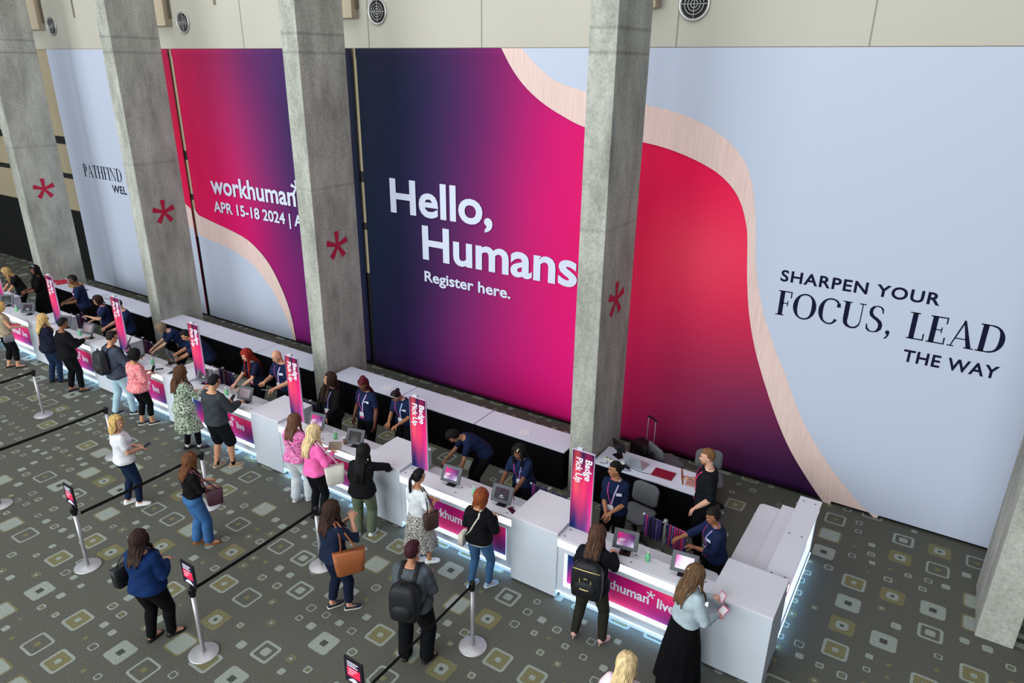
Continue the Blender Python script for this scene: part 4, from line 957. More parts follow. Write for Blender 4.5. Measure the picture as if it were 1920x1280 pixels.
    if bk in ('trousers', 'wide', 'shorts', 'skinny'):
        ex = {'trousers': .014, 'wide': .030, 'shorts': .032, 'skinny': .008}[bk]
        m = MB(); torso(m, -.10, .135, .013 if bk != 'shorts' else .02)
        for sgn in (1, -1):
            hp_, kn, an, fd = legs[sgn]
            lr = [.088, .088, .074, .056, .055, .046, .040]
            lr = [q * (1 + (bw - 1) * (1 - .08 * i)) for i, q in enumerate(lr)]
            full = [hp_, hp_ * .85 + kn * .15, hp_ * .45 + kn * .55, kn, kn * .7 + an * .3 - fd * .01, kn * .35 + an * .65 - fd * .004, an - V(0, 0, .02)]
            ts = [0, .07, .27, .5, .65, .83, 1.02]
            cut = [(q, r) for q, r, t in zip(full, lr, ts) if t < blen - .02]
            t = min(blen, 1.02); end = V(*[np.interp(t, ts, [q[j] for q in full]) for j in range(3)]); er = np.interp(t, ts, lr)
            cut.append((end, er + ex * .2))
            if bk == 'wide': rr = [r + ex * (.5 + .9 * i / len(cut)) for i, (q, r) in enumerate(cut)]
            elif bk == 'shorts': rr = [r + ex * (.6 + .5 * i / len(cut)) for i, (q, r) in enumerate(cut)]
            else: rr = [r + ex for q, r in cut]
            m.tube([q for q, r in cut], rr, 14, ends=True)
        g = solid(m, voxel * 1.05, 3)
        fin(g, {'shorts': 'shorts'}.get(bk, 'trousers'), cloth(bc, bpat))
    elif bk in ('skirt', 'dress'):
        m = MB(); out = []; n = 44; z0 = frame(.13)[0]; zb = blen
        rowsn = 16; c0, r0, f0, u0 = frame(.13); hipc = frame(-.02)[0]
        fl = bottom[4] if len(bottom) > 4 else .10
        for i in range(rowsn + 1):
            t = i / rowsn
            if t < .25: s = .14 - t / .25 * .20; c = frame(s)[0]; w, d, o = dims(s); w += .016; d += .016; cz = c[2]
            else:
                q = (t - .25) / .75; c = hipc * 1.0; w, d, o = dims(-.04); w += .020 + fl * q; d += .034 + fl * q * 1.1 + .03 * min(1, q * 3); cz = frame(-.06)[0][2] * (1 - q) + zb * q
                mid = (legs[1][2] + legs[-1][2]) / 2; c = V(c[0] * (1 - q) + mid[0] * q, c[1] * (1 - q) + mid[1] * q * .9, cz)
            fo = max(0, (t - .2)) * .10
            out.append([V(c[0] + math.cos(a) * w * (1 + fo * math.sin(a * 11 + 1)), c[1] + o + math.sin(a) * d * (1 + fo * math.sin(a * 11 + 1)), cz) for a in (2 * math.pi * j / n for j in range(n))])
        m.rings(out); fin(m, 'skirt', cloth(bc, bpat))
    # ---- upper garment
    tk, tc = top[0], top[1]; tpat = top[2] if len(top) > 2 else None
    hem = {'tee': -.02, 'polo': -.02, 'blouse': -.03, 'sweater': -.03, 'tucked': .07, 'jacket': -.10, 'cropped': .06, 'coat': -.10, 'tunic': -.09, 'tank': -.02}[tk]
    slv = {'tee': .36, 'polo': .38, 'blouse': .42, 'sweater': 1.0, 'tucked': .42, 'jacket': .97, 'cropped': 1.0, 'coat': .72, 'tunic': 1.0, 'tank': .08}[tk]
    if len(top) > 3: slv = top[3]
    inf = {'tee': .020, 'polo': .020, 'blouse': .026, 'sweater': .026, 'tucked': .020, 'jacket': .032, 'cropped': .028, 'coat': .034, 'tunic': .026, 'tank': .022}[tk]
    def sleeves(m, slv, inf, puff=0.0):
        for sgn in (1, -1):
            sh, el, wr = arms[sgn]; tot = l1 + l2; cut = slv * tot
            base = [.045, .047, .043, .039, .040, .034, .029] if sex == 'f' else [.052, .054, .050, .044, .045, .038, .032]
            base = [q * (1 + (bw - 1) * (.9 - .08 * i)) for i, q in enumerate(base)]
            cand = [(0, sh), (.15 * l1, sh * .85 + el * .15), (.45 * l1, sh * .55 + el * .45), (l1, el), (l1 + .3 * l2, el * .7 + wr * .3), (l1 + .7 * l2, el * .3 + wr * .7), (tot, wr)]
            pts = []; rr = []
            for (t, q), r in zip(cand, base):
                if t < cut - .015: pts.append(q); rr.append(r + inf * .8 + puff * max(0, math.sin(math.pi * min(1, t / max(cut, .01)))))
            ds = [t for t, q in cand]; end = V(*[np.interp(cut, ds, [q[j] for t, q in cand]) for j in range(3)])
            pts.append(end); rr.append(np.interp(cut, ds, base) + inf * .65 + puff * .25)
            if len(pts) < 2: pts.insert(0, sh)
            m.tube(pts, rr[:len(pts)] if len(rr) >= len(pts) else rr + [rr[-1]], 14)
    m = MB(); torso(m, hem, .515, inf, flare={'jacket': .03, 'coat': .05, 'tunic': .045, 'blouse': .03}.get(tk, .008), depth={'blouse': .006, 'sweater': .006}.get(tk, 0))
    sleeves(m, slv, inf, puff={'blouse': .012, 'sweater': .008, 'cropped': .006, 'tunic': .006}.get(tk, 0))
    if tk == 'coat':                               # long loose coat falling to the shin
        out = []; n = 40; blen2 = top[4] if len(top) > 4 else .42
        for i in range(12):
            q = i / 11; w, d, o = dims(-.04); c = frame(-.02)[0]; z = c[2] * (1 - q) + blen2 * q; mid = (legs[1][2] + legs[-1][2]) / 2
            cc = c * (1 - q) + mid * q
            out.append([V(cc[0] + math.cos(a) * (w + inf + .07 * q) * (1 + .05 * q * math.sin(a * 9)), cc[1] + o + math.sin(a) * (d + inf + .085 * q) * (1 + .05 * q * math.sin(a * 9)), z) for a in (2 * math.pi * j / n for j in range(n))])
        m.rings(out)
    g = solid(m, voxel * 1.05, 3)
    # cloth folds: small sideways waves
    ga = np.array(g.v); amp = .0035
    ga[:, 0] += amp * np.sin(ga[:, 2] * 46 + ga[:, 1] * 22 + seed); ga[:, 1] += amp * np.sin(ga[:, 2] * 38 - ga[:, 0] * 30 + seed * 2)
    g.v = [tuple(q) for q in ga.tolist()]
    tn = {'tee': 't_shirt', 'polo': 'polo_shirt', 'blouse': 'blouse', 'sweater': 'sweater', 'tucked': 'blouse', 'jacket': 'jacket', 'cropped': 'jacket', 'coat': 'coat', 'tunic': 'cardigan', 'tank': 'sleeveless_top'}[tk]
    tm = [cloth(tc, tpat)]
    if collar:
        o = len(g.m); n = 18
        for w_, z_ in ((.064, 0),):
            cp = []
            for i in range(n + 1):
                t = math.pi * .5 + .35 + (2 * math.pi - .7) * i / n
                cp.append(nb + nr * math.cos(t) * .066 + nf * (math.sin(t) * .062 - .004) + nu_ * (-.012 - .02 * max(0, math.sin(t))))
            g.tube(cp, [(.022, .007)] * len(cp), 8, hint=nu_)
    ob = fin(g, tn, tm)
    if over:                                        # undershirt hem or a contrasting hem band below the top
        m = MB(); torso(m, over[1], over[1] + .06, inf - .006); fin(solid(m, voxel, 2), 'shirt_hem', cloth(over[0]))
    # ---- shoes
    for sgn in (1, -1):
        hp_, kn, an, fd = legs[sgn]; g0 = V(an[0], an[1], an[2] - .085); sdv = V(fd[1], -fd[0], 0); m = MB()
        up = V(0, 0, 1); rr = []
        kind = shoe[1] if isinstance(shoe, tuple) else 'sneaker'; sc_ = shoe[0] if isinstance(shoe, tuple) else shoe
        hgt = {'sneaker': .075, 'flat': .040, 'heel': .05, 'boot': .10}[kind]; lift = .055 if kind == 'heel' else 0
        for q, w, tz in ((-.065, .022, .7), (-.045, .036, .95), (0, .038, 1.0), (.05, .044, .80), (.10, .047, .55), (.14, .041, .42), (.168, .022, .28)):
            c = g0 + fd * q + up * (.012 + lift * max(0, min(1, (.09 - q) / .14))); hh = hgt * tz
            rr.append([c + sdv * math.cos(a) * w + up * (max(0, math.sin(a)) * hh) - up * (.006 if math.sin(a) < 0 else 0) for a in (2 * math.pi * i / 14 for i in range(14))])
        m.rings(rr)
        if kind != 'heel':
            bt = []
            for z in (.001, .018 if kind == 'sneaker' else .010):
                bt.append([g0 + fd * (q + .05) + sdv * w + up * z for q, w in ((-.122, -.02), (-.11, -.036), (-.05, -.041), (.03, -.049), (.09, -.046), (.118, -.024), (.126, 0), (.118, .024), (.09, .046), (.03, .049), (-.05, .041), (-.11, .036), (-.122, .02))])
            m.rings(bt, 1)
        else:
            m.tube([g0 - fd * .05 + up * .062, g0 - fd * .055 + up * .004], [.014, .007], 8, 1)
        fin(m, 'shoe', [mat('shoe_' + sc_.lstrip('#'), sc_, .55), mat('sole_' + (sole or sc_).lstrip('#'), sole or sc_, .7)])
        if sock:
            m2 = MB(); m2.tube([an - V(0, 0, .03), an + (kn - an) * .14, an + (kn - an) * sock[1]], [.041, .040, .044], 12); fin(m2, 'sock', cloth(sock[0]))
    # ---- hair
    hk, hcol = hair[0], hair[1]; hl = hair[2] if len(hair) > 2 else .3
    def ss_(a, b, t): t = min(max((t - a) / (b - a), 0), 1); return t * t * (3 - 2 * t)   # smooth step
    m = MB()
    if hk != 'bald':
        vol = {'short': 1.06, 'crop': 1.03, 'bob': 1.15, 'long': 1.12, 'ponytail': 1.06, 'bun': 1.05, 'curly': 1.16, 'braids': 1.10}[hk]
        sideu = {'short': -.25, 'crop': -.15, 'bob': -.75, 'long': -.7, 'ponytail': -.35, 'bun': -.35, 'curly': -.45, 'braids': -.4}[hk]
        def fn(d):
            u_, f_ = d[2], d[1]
            face = ss_(.05, .35, f_) * (1 - ss_(.42, .62, u_))
            su = sideu - (.42 if hk in ('short', 'crop', 'curly', 'ponytail', 'bun') else 0) * ss_(.15, -.5, f_); low = 1 - ss_(su - .10, su + .05, u_)
            q = vol * (1 + .03 * ss_(.2, .9, u_))
            if hk in ('short', 'bob'): q *= 1 + .022 * math.sin(d[0] * 31 + d[2] * 9) * math.sin(d[1] * 27 + 2)
            if hk == 'curly': q *= 1 + .06 * math.sin(d[0] * 17) * math.sin(d[1] * 15) * math.sin(d[2] * 16 + 1)
            return q * (1 - max(face, low)) + .84 * max(face, low)
        m.ell(hc + hu * .014 - hf * .008, (.078, .100, .106), HA, 0, 40, 28, fn)
        def push(q, side=-1):
            if q[2] > hc[2] - .08: return q
            j = int(np.argmin(((pos - q) ** 2).sum(1))); s = ss[j]; c, r, f, u = frame(s); w, d, o = dims(s)
            w = max(w, sw + .05) + inf; d += inf + .022; v = q - c; a, b = (v @ r) / w, v @ f - o
            if abs(a) > 1: return q
            lim = d * math.sqrt(1 - a * a * .85)
            if b * side < lim: return q + f * (side * lim - b)
            return q
        if hk in ('long', 'bob', 'braids'):
            n = {'long': 46, 'bob': 40, 'braids': 34}[hk]
            for i in range(n):
                az = -1 + 2 * (i + .5) / n; az = az * (2.15 if hk != 'braids' else 1.7); jit = rng.uniform(-.05, .05)
                lay = 1 if i % 2 else 0
                pl = []; 
                for th in (.35, .7, 1.0, 1.3, 1.6, 1.85):
                    dd = V(math.sin(th) * math.sin(az + jit), -math.sin(th) * math.cos(az + jit), math.cos(th))
                    q = 1.10 + .05 * lay + (.03 if th > 1.2 else 0)
                    pl.append(hc + hu * .012 - hf * .008 + HA.T @ (dd * V(.078, .100, .106) * q))
                q = pl[-1].copy(); ph = rng.uniform(0, 6); sd_ = 1 if abs(az) > 1.62 and hk == 'long' else -1
                ln = hl * rng.uniform(.86, 1.04); steps = max(2, int(ln / .04))
                for t in range(steps):
                    dn = V(0, 0, -1) * .8 + unit(-hu) * .2
                    q = q + dn * .04 - hr * ((q - hc) @ hr) * .03 + V(math.sin(t * .9 + ph), math.cos(t * .8 + ph), 0) * (.006 if hk == 'long' else .003)
                    qn = push(q, sd_); mv = qn - q; ml = np.linalg.norm(mv); q = q + mv * min(1, .035 / max(ml, 1e-6)); pl.append(q)
                rad = .018 if hk != 'braids' else .010
                rr = [rad * .8] * 2 + [rad] * 3 + [rad * (1.05 - .65 * max(0, (t - 4)) / max(1, len(pl) - 5)) for t in range(5, len(pl))]
                m.tube(pl, rr[:len(pl)], 6)
        if hk == 'ponytail':
            b0 = hc - hf * .115 + hu * .035; m.ell(b0, (.026, .026, .026), HA, 0, 10, 7)
            for i in range(10):
                ph = rng.uniform(0, 6.28); rr_ = rng.uniform(0, .022); q = b0 + hr * math.cos(ph) * rr_ * .5; pl = [q]
                for t in range(int(hl / .04)):
                    q = q + V(0, 0, -.036) - hf * (.022 if t < 2 else .002) + hr * math.cos(ph) * .004 * (1 if t < 4 else -1); pl.append(push(q))
                m.tube(pl, [.014] + [.017] * (len(pl) - 3) + [.012, .005], 6)
        if hk == 'bun':
            m.ell(hc - hf * .118 + hu * .01, (.04, .034, .038), HA, 0, 14, 10)
        if hk == 'braids': m.ell(hc - hf * .06 + hu * .115, (.055, .055, .04), HA, 0, 14, 10)
        fin(m, 'hair', hairm(hcol))
    if len(hair) > 3:                                # beard or stubble
        m = MB(); m.ell(hc + hf * .034 - hu * .072, (.056, .058, .050), HA, 0, 18, 12, lambda d: 1.03 if d[2] < .1 and d[1] > -.2 else .8); fin(m, 'beard', hairm(hair[3]))
    fin(body, 'body', body_mats)
    # ---- worn extras
    if glasses:
        m = MB()
        for sgn in (1, -1):
            c = hc + hr * sgn * .032 + hf * .098 + hu * .004
            m.tube([c + hr * math.cos(t) * .024 + hu * math.sin(t) * .018 for t in (2 * math.pi * i / 12 for i in range(13))], .0032, 5, ends=False)
            m.tube([c + hr * sgn * .024, hc + hr * sgn * .082 + hf * .05 + hu * .01, hc + hr * sgn * .084 + hu * .008], .003, 5)
        m.tube([hc - hr * .01 + hf * .104 + hu * .006, hc + hr * .01 + hf * .104 + hu * .006], .003, 5)
        fin(m, 'glasses', mat('glasses_frame', '#191517', .3))
    if band:
        m = MB(); m.tube([hc + hu * .014 - hf * .008 + HA.T @ (V(math.sin(t) * .078, .035, math.cos(t) * .106) * 1.17) for t in np.linspace(-1.6, 1.6, 15)], [(.011, .004)] * 15, 6, hint=hf); fin(m, 'headband', mat('band_' + band.lstrip('#'), band, .4))
    if clip:
        m = MB(); cp = hc + HA.T @ V(clip[1], clip[2], clip[3]); m.tube([cp - hr * .005 - hf * .03, cp, cp + hr * .004 + hf * .03], .009, 6); fin(m, 'hair_clip', mat('clip_' + clip[0].lstrip('#'), clip[0], .4))
    if mask:
        m = MB(); m.ell(hc + hf * .052 - hu * .055, (.060, .058, .052), HA, 0, 18, 12); fin(m, 'face_mask', mat('mask_white', '#c9ccd2', .8))
    if lanyard:
        cs = lanyard if isinstance(lanyard, (list, tuple)) else ('#c2185f', '#8a7fb8')
        lo = .14; off = inf + .007
        m = MB()
        for i, sgn in enumerate((1, -1)):
            pl = [nb + nr * 0.0 - nf * .066 + nu_ * .0, nb + nr * sgn * .045 - nf * .045 + nu_ * .005, nb + nr * sgn * .066 + nf * .015 - nu_ * .006]
            for s, xx in ((.475, .075), (.43, .068), (.36, .052), (.29, .036), (.22, .018), (lo, .004)): pl.append(surf(s, sgn * xx, off))
            m.tube(pl, [(.011, .003)] * len(pl), 6, mi=i, hint=nr)
        ly = fin(m, 'lanyard', [mat('lanyard_' + c.lstrip('#'), c, .7) for c in cs])
        c, r, f, u = frame(lo); bc = surf(lo - .045, 0, off + .008); dn = unit(V(0, 0, -1) + u * -.5); ff = unit(f - dn * (f @ dn)); rr = np.cross(ff, -dn) * -1
        rr = np.cross(dn, ff); m = MB()
        for z0, z1, mi in ((-.062, .022, 0), (.022, .062, 1)):
            m.box(-.045, .045, -.003, .003, z0, z1, mi, M=lambda q: bc + rr * q[0] + ff * q[1] + dn * q[2])
        fin(m, 'badge', [mat('badge_white', '#d5d8dc', .4), mat('badge_pink', '#c93f78', .4)], ly, smooth=False)
    if name_tag:
        c, r, f, u = frame(.36); p0 = surf(.365, -.112, inf + .006); n_ = unit(f * .9 - r * .35); t_ = np.cross(u, n_); m = MB()
        m.box(-.040, .040, -.003, .003, -.022, .022, 0, M=lambda q: p0 + t_ * q[0] + n_ * q[1] + u * q[2])
        fin(m, 'name_tag', mat('name_tag', '#cfd3e2', .5), smooth=False)
    # local -> world helpers for things carried
    yw = math.radians(yaw); Rz = np.array([[math.cos(yw), -math.sin(yw), 0], [math.sin(yw), math.cos(yw), 0], [0, 0, 1]])
    F.world = lambda q: V(x, y, 0) + Rz @ (np.asarray(q, float) * k)
    F.wdir = lambda q: Rz @ np.asarray(q, float)
    F.surf, F.back, F.frame, F.arms, F.inf, F.k, F.yaw, F.dims = surf, back, frame, arms, inf, k, yaw, dims
    return F
# ------------------------------------------------------------------ things people carry
def carried(F, name, label, cat):
    r = F.root; return thing(name, label, cat, tuple(r.location), r.rotation_euler[2])
def fin_c(F, m, name, mats, par, smooth=True, bevel=0):
    k = F.k; m.v = [(a * k, b * k, c * k) for a, b, c in m.v]; return m.build(name, mats, par, smooth, bevel)
def backpack(F, label, col, w=.15, h=.23, d=.065, s=.27, trim=None, strapc=None):
    t = carried(F, 'backpack', label, 'backpack'); bm_ = mat('pack_' + col.lstrip('#'), col, .6, bump=.3, bscale=30); sm = mat('strap_' + (strapc or col).lstrip('#'), strapc or col, .8)
    c, r, f, u = F.frame(s); bp = F.back(s, 0, F.inf + .012); o = bp - f * (d + .004)
    m = MB(); rr = []
    for z, q in ((-h, .72), (-h * .93, .92), (-h * .5, 1.0), (h * .35, .98), (h * .75, .88), (h * .95, .62), (h, .3)):
        rr.append([o + r * px * q + f * py * (q if abs(z) > h * .7 else 1) + u * z for px, py in [(a * w / .15, b * d / .15) for a, b in rsq(0, 0, .15, .07, 5)]])
    m.rings(rr); b = fin_c(F, m, 'pack_body', bm_, t)
    m = MB(); m.ell(o - f * d * .9 - u * h * .35, (w * .78, d * .55, h * .42), np.array([r, f, u]), 0, 18, 12); fin_c(F, m, 'front_pocket', bm_, t)
    for sg in (1, -1):
        pl = [o + r * sg * .05 + u * h * .82 + f * d * .8]
        for ss_, fr in ((.44, -1), (.50, -1), (.515, 0), (.48, 1), (.42, 1), (.34, 1), (.26, 1)):
            xx = sg * (.085 if ss_ > .4 else .10 + (.34 - ss_) * .25); e = F.inf + .014
            if fr < 0: pl.append(F.back(ss_, xx, e))
            elif fr > 0: pl.append(F.surf(ss_, xx, e))
            else:
                c2, r2, f2, u2 = F.frame(.50); pl.append(c2 + r2 * xx + u2 * (F.inf + .03))
        w2 = F.dims(.2)[0] + F.inf + .012; c2, r2, f2, u2 = F.frame(.20); pl.append(c2 + r2 * sg * w2); pl.append(o + r * sg * w * .9 - u * h * .75 + f * d * .6)
        m = MB(); m.tube(pl, [(.026, .006)] * 8 + [(.012, .004)] * (len(pl) - 8), 8, hint=r); fin_c(F, m, 'strap', sm, t)
    m = MB(); m.tube([o + r * -.04 + u * h * .95, o - r * .02 + u * (h + .05), o + r * .02 + u * (h + .05), o + r * .04 + u * h * .95], .009, 8); fin_c(F, m, 'top_handle', sm, t)
    if trim:
        for zz, ww in ((.72, .86), (-.28, .75)):
            m = MB(); m.tube([o - f * (d * (1.10 if zz > 0 else 1.52)) + r * w * ww * q + u * (h * zz - .02 * q * q) + f * (d * .35 * q * q if zz > 0 else d * .95 * q * q) for q in (-1, -.6, -.2, .2, .6, 1)], .007, 6); fin_c(F, m, 'zip', mat('zip_gold', trim, .3, .6), t)
        m = MB(); pc = o - f * d * 1.06 + u * h * .25
        m.box(-.022, .022, -.004, .004, -.008, .008, 0, M=lambda q: pc + r * q[0] + f * q[1] + u * q[2]); fin_c(F, m, 'metal_plate', mat('zip_gold', trim, .3, .6), t, False)
        for sg in (-1, 1): m = MB(); pc = o - f * d * 1.05 + u * h * .12 + r * sg * .07; m.box(-.006, .006, -.005, .005, -.03, .02, 0, M=lambda q: pc + r * q[0] + f * q[1] + u * q[2]); fin_c(F, m, 'zip_pull', mat('zip_gold', trim, .3, .6), t, False)
    return t
def bag_on_shoulder(F, label, sgn, col, center, size, strap_col=None, name='tote_bag', rz=0, open_top=True, inner='#3a2a22'):
    """soft bag hanging from the shoulder by a strap loop; center in person space"""
    t = carried(F, name, label, 'bag'); bm_ = mat('leather_' + col.lstrip('#'), col, .5, var=.06, vscale=12); sm = mat('leather_' + (strap_col or col).lstrip('#'), strap_col or col, .55)
    w, d, h = size; a = math.radians(rz); rx = V(math.cos(a), math.sin(a), 0); ry = V(-math.sin(a), math.cos(a), 0); c = V(*center); m = MB(); rr = []
    for z, q, e in ((-h, .80, 1), (-h * .92, .88, 1.1), (0, .96, 1.0), (h, 1.04, .8)):
        rr.append([c + rx * px * w * q / .15 + ry * py * d * e / .15 + V(0, 0, z + (.03 * (px / .15) ** 2 if z > 0 else 0)) for px, py in rsq(0, 0, .15, .06, 4)])
    m.rings(rr); m.box(-w * .8, w * .8, -d * .55, d * .55, h - .004, h + .002, 1, M=lambda q: c + rx * q[0] + ry * q[1] + V(0, 0, q[2])) if open_top else None
    fin_c(F, m, 'bag_body', [bm_, mat('lining_' + inner.lstrip('#'), inner, .8)], t)
    sh = F.arms[sgn][0]; cs, r, f, u = F.frame(.49); top = cs + r * sgn * .115 + u * (F.inf + .045)
    for sg in (-1, 1):
        p0 = c + rx * sg * w * .55 + V(0, 0, h); pl = [p0, p0 * .7 + top * .3 + r * sgn * .045, p0 * .35 + top * .65 + r * sgn * .05, top + f * sg * .02]
        m = MB(); m.tube(pl, [(.012, .004)] * 4, 6, hint=f); fin_c(F, m, 'strap', sm, t)
    return t
def crossbody(F, label, sgn, col, strap, size=(.11, .045, .085), s=.0, yoff=0.0, strap_r=.010):
    """strap from the opposite shoulder across chest and back to a small bag on the hip at side sgn"""
    t = carried(F, 'crossbody_bag', label, 'bag'); e = F.inf + .010; m = MB(); pl = []
    c0, r0, f0, u0 = F.frame(s); hipx = F.dims(s)[0] + F.inf + .03
    P = [(.06, .95), (.16, .62), (.26, .28), (.36, -.08), (.44, -.38), (.495, -.55)]
    wd = lambda q: F.dims(q)[0]
    pl += [c0 + r0 * sgn * hipx] + [F.surf(a, sgn * b * wd(a) * .95, e) for a, b in P]
    c2, r2, f2, u2 = F.frame(.505); pl.append(c2 - r2 * sgn * .07 + u2 * (F.inf + .032))
    pl += [F.back(a, sgn * b * wd(a) * .95, e) for a, b in reversed(P)] + [c0 + r0 * sgn * hipx]
    m.tube(pl, [(strap_r, .003)] * len(pl), 6, hint=r0); fin_c(F, m, 'strap', mat('leather_' + strap.lstrip('#'), strap, .6), t)
    w, d, h = size; bc = c0 + r0 * sgn * (hipx + d * .6) + f0 * yoff + V(0, 0, -h * .9); m = MB(); rr = []
    for z, q in ((-h, .75), (-h * .9, .95), (0, 1.0), (h * .85, .92), (h, .7)): rr.append([bc + V(0, 0, z) + f0 * px * w * q / .15 + r0 * py * d * q / .15 for px, py in rsq(0, 0, .15, .06, 4)])
    m.rings(rr); fin_c(F, m, 'bag_body', mat('leather_' + col.lstrip('#'), col, .55), t)
    return t
def in_hand(F, sgn, off=(0, 0, 0)):
    return F.world(F.hand[sgn][0] + V(*off))
def held_card(F, sgn, label, cat, name, w, d, h, color, tilt=50, off=(0, .03, .02), face=None, yawo=0):
    p = in_hand(F, sgn, off); m = MB(); m.box(-w / 2, w / 2, -h / 2, h / 2, -d / 2, d / 2, 0)
    ms = [mat('held_' + color.lstrip('#'), color, .35)]
    if face: m.box(-w * .42, w * .42, -h * .42, h * .42, d / 2, d / 2 + .0008, 1); ms.append(mat('held_' + face.lstrip('#'), face, .3))
    o = m.build(name, ms, None, loc=tuple(p)); o.rotation_euler = (math.radians(tilt), 0, math.radians(F.yaw + yawo)); return tag(o, label, cat)

# ------------------------------------------------------------------ visitors at the counters
D_ = -90
F = person('woman in sleeveless tan top and black capri trousers reaching to the counter, left edge', -18.62, 6.42, -8, 1.62, 'f', 1.12, hy=0, hp=18, ra=(0.16, 0.32, 1.04), la=(-0.12, 0.26, 1.06), skn='#c99274', hair=('bob', '#b9945c', .12), top=('tank', '#a0917c'), bottom=('trousers', '#111114', .80), shoe=('#121214', 'flat'), rf=(.10, .08, -10), lf=(-.10, -.06, 10), seed=1, at=(2, 566))
crossbody(F, 'small grey crossbody bag of the woman in tan top', 1, '#6d6a70', '#2a2526', s=.02)
F = person('person cut off by the left edge, one leg and pale shoe in view', -19.75, 6.10, -15, 1.64, 'f', 1.0, ra=(0.1, 0.26, 1.08), la=(-0.1, 0.26, 1.08), skn='#c48f76', hair=('long', '#5a3a22', .25), top=('tee', '#a9a6a0'), bottom=('skirt', '#3a3a44', .55), shoe=('#8a6a58', 'flat'), sole='#d0d0d0', seed=2)
F = person('blonde woman in sunglasses and navy jacket with hands clasped, watching the counter', -16.70, 6.38, 0, 1.62, 'f', 1.02, hy=-4, hp=6, ra=(0.05, 0.22, 1.02), la=(-0.08, 0.22, 1.03), skn='#cf9d83', hair=('long', '#c2a06a', .30), top=('jacket', '#191d2c'), bottom=('trousers', '#1c2a44'), shoe='#121214', glasses=True, rf=(.08, .06, -14), lf=(-.10, -.05, 6), seed=3, at=(80, 588))
crossbody(F, 'tan leather strap bag worn across the back of the blonde in navy jacket', -1, '#7a5236', '#8a5a3a', size=(.10, .04, .07), strap_r=.014)
F = person('person with short black hair in black jacket holding up a grey tablet', -15.90, 6.32, -4, 1.70, 'f', 1.12, hy=-6, hp=16, ra=(0.14, 0.32, 1.16), la=(-0.1, 0.3, 1.1), skn='#8a5a42', hair=('short', '#120f10'), top=('jacket', '#141416'), bottom=('trousers', '#0f0f11', .93), shoe=('#0f0f11', 'flat'), rf=(.10, .10, -14), lf=(-.10, -.04, 4), seed=4, at=(119, 596))
F = person('tall man in dark denim shirt and pale jeans with a dark backpack', -14.42, 6.40, -4, 1.82, 'm', 1.0, hy=-4, hp=14, ra=(0.16, 0.32, 1.1), la=(-0.08, 0.32, 1.06), skn='#b98568', hair=('crop', '#1d1613'), top=('jacket', '#414857'), bottom=('trousers', '#a3bfcb'), shoe='#17181b', sole='#dcdcdc', rf=(.10, .12, -28), lf=(-.12, -.12, 0), seed=5, at=(208, 606))
backpack(F, 'dark grey backpack on the back of the man in pale jeans', '#26292d', w=.16, h=.22, d=.085)
held_card(F, 1, 'black phone in the hand of the man in pale jeans', 'phone', 'smartphone', .075, .009, .15, '#121318', 20, (0, .05, .02))
F = person('woman in coral patterned cardigan and black capri leggings holding a phone', -13.10, 6.40, 2, 1.62, 'f', 1.12, hy=-6, hp=20, ra=(0.12, 0.22, 1.1), la=(-0.04, 0.24, 1.12), skn='#c08a68', hair=('bob', '#0f0d10', .10), top=('tunic', '#d4707c', ('noise', [(.40, '#c8485c'), (.52, '#e08a90'), (.62, '#ecc0b4')], 55)), bottom=('skinny', '#0e0e11', .80), shoe='#141518', sole='#dcdcdc', rf=(.09, .10, -24), lf=(-.08, -.02, -10), seed=6, at=(254, 650))
held_card(F, -1, 'black phone held by the woman in coral cardigan', 'phone', 'smartphone', .075, .009, .15, '#15151a', 60, (.05, .05, .05))
F = person('woman in long green leaf patterned coat raising her hand to a tablet', -11.42, 6.36, -6, 1.69, 'f', 1.04, hy=-8, hp=12, ra=(0.14, 0.36, 1.2), la=(-0.1, 0.26, 1.1), skn='#c69277', hair=('long', '#4f3423', .36), top=('coat', '#8f9c88', ('noise', [(.40, '#46503f'), (.50, '#8c9a86'), (.60, '#b9c4b4')], 34), .80, .44), bottom=('skinny', '#0e0e11', .95), shoe=('#16171b', 'sneaker'), sole='#24252a', glasses=True, sock=('#d8d8d8', .2), rf=(.08, .12, -24), lf=(-.09, -.03, -8), seed=7, at=(340, 686))
F = person('man in dark grey sweatshirt and black shorts tapping a grey tablet', -10.22, 6.34, 4, 1.80, 'm', 1.12, hy=-8, hp=22, ra=(0.14, 0.36, 1.1), la=(-0.05, 0.24, 1.12), skn='#c08e70', hair=('short', '#121014'), top=('sweater', '#373c41'), bottom=('shorts', '#121417', .47), shoe='#8a735c', sole='#b5a48c', glasses=True, sock=('#101012', .22), rf=(.12, .10, -34), lf=(-.12, -.04, -6), seed=8, at=(405, 702))
held_card(F, -1, 'phone held by the man in black shorts', 'phone', 'smartphone', .075, .009, .15, '#17171c', 40, (0, .06, .03))
F = person('woman in pink patterned blouse and loose white trousers at the counter', -8.80, 6.42, 12, 1.60, 'f', 1.12, hy=-12, hp=14, ra=(0.18, 0.34, 1.06), la=(-0.12, 0.3, 1.06), skn='#c48d70', hair=('long', '#5d4030', .30), top=('blouse', '#d46aa4', ('noise', [(.42, '#b83a82'), (.52, '#d978ae'), (.62, '#e8b4d2')], 60), .62), bottom=('wide', '#cdd3d8', .98), shoe='#cfc6c4', sole='#d8d2d0', rf=(.10, .10, -26), lf=(-.10, -.02, -4), seed=9, at=(552, 758))
crossbody(F, 'brown leather bag on the right hip of the woman in white trousers', 1, '#4f362e', '#5d3a36', size=(.13, .055, .12), s=.06)
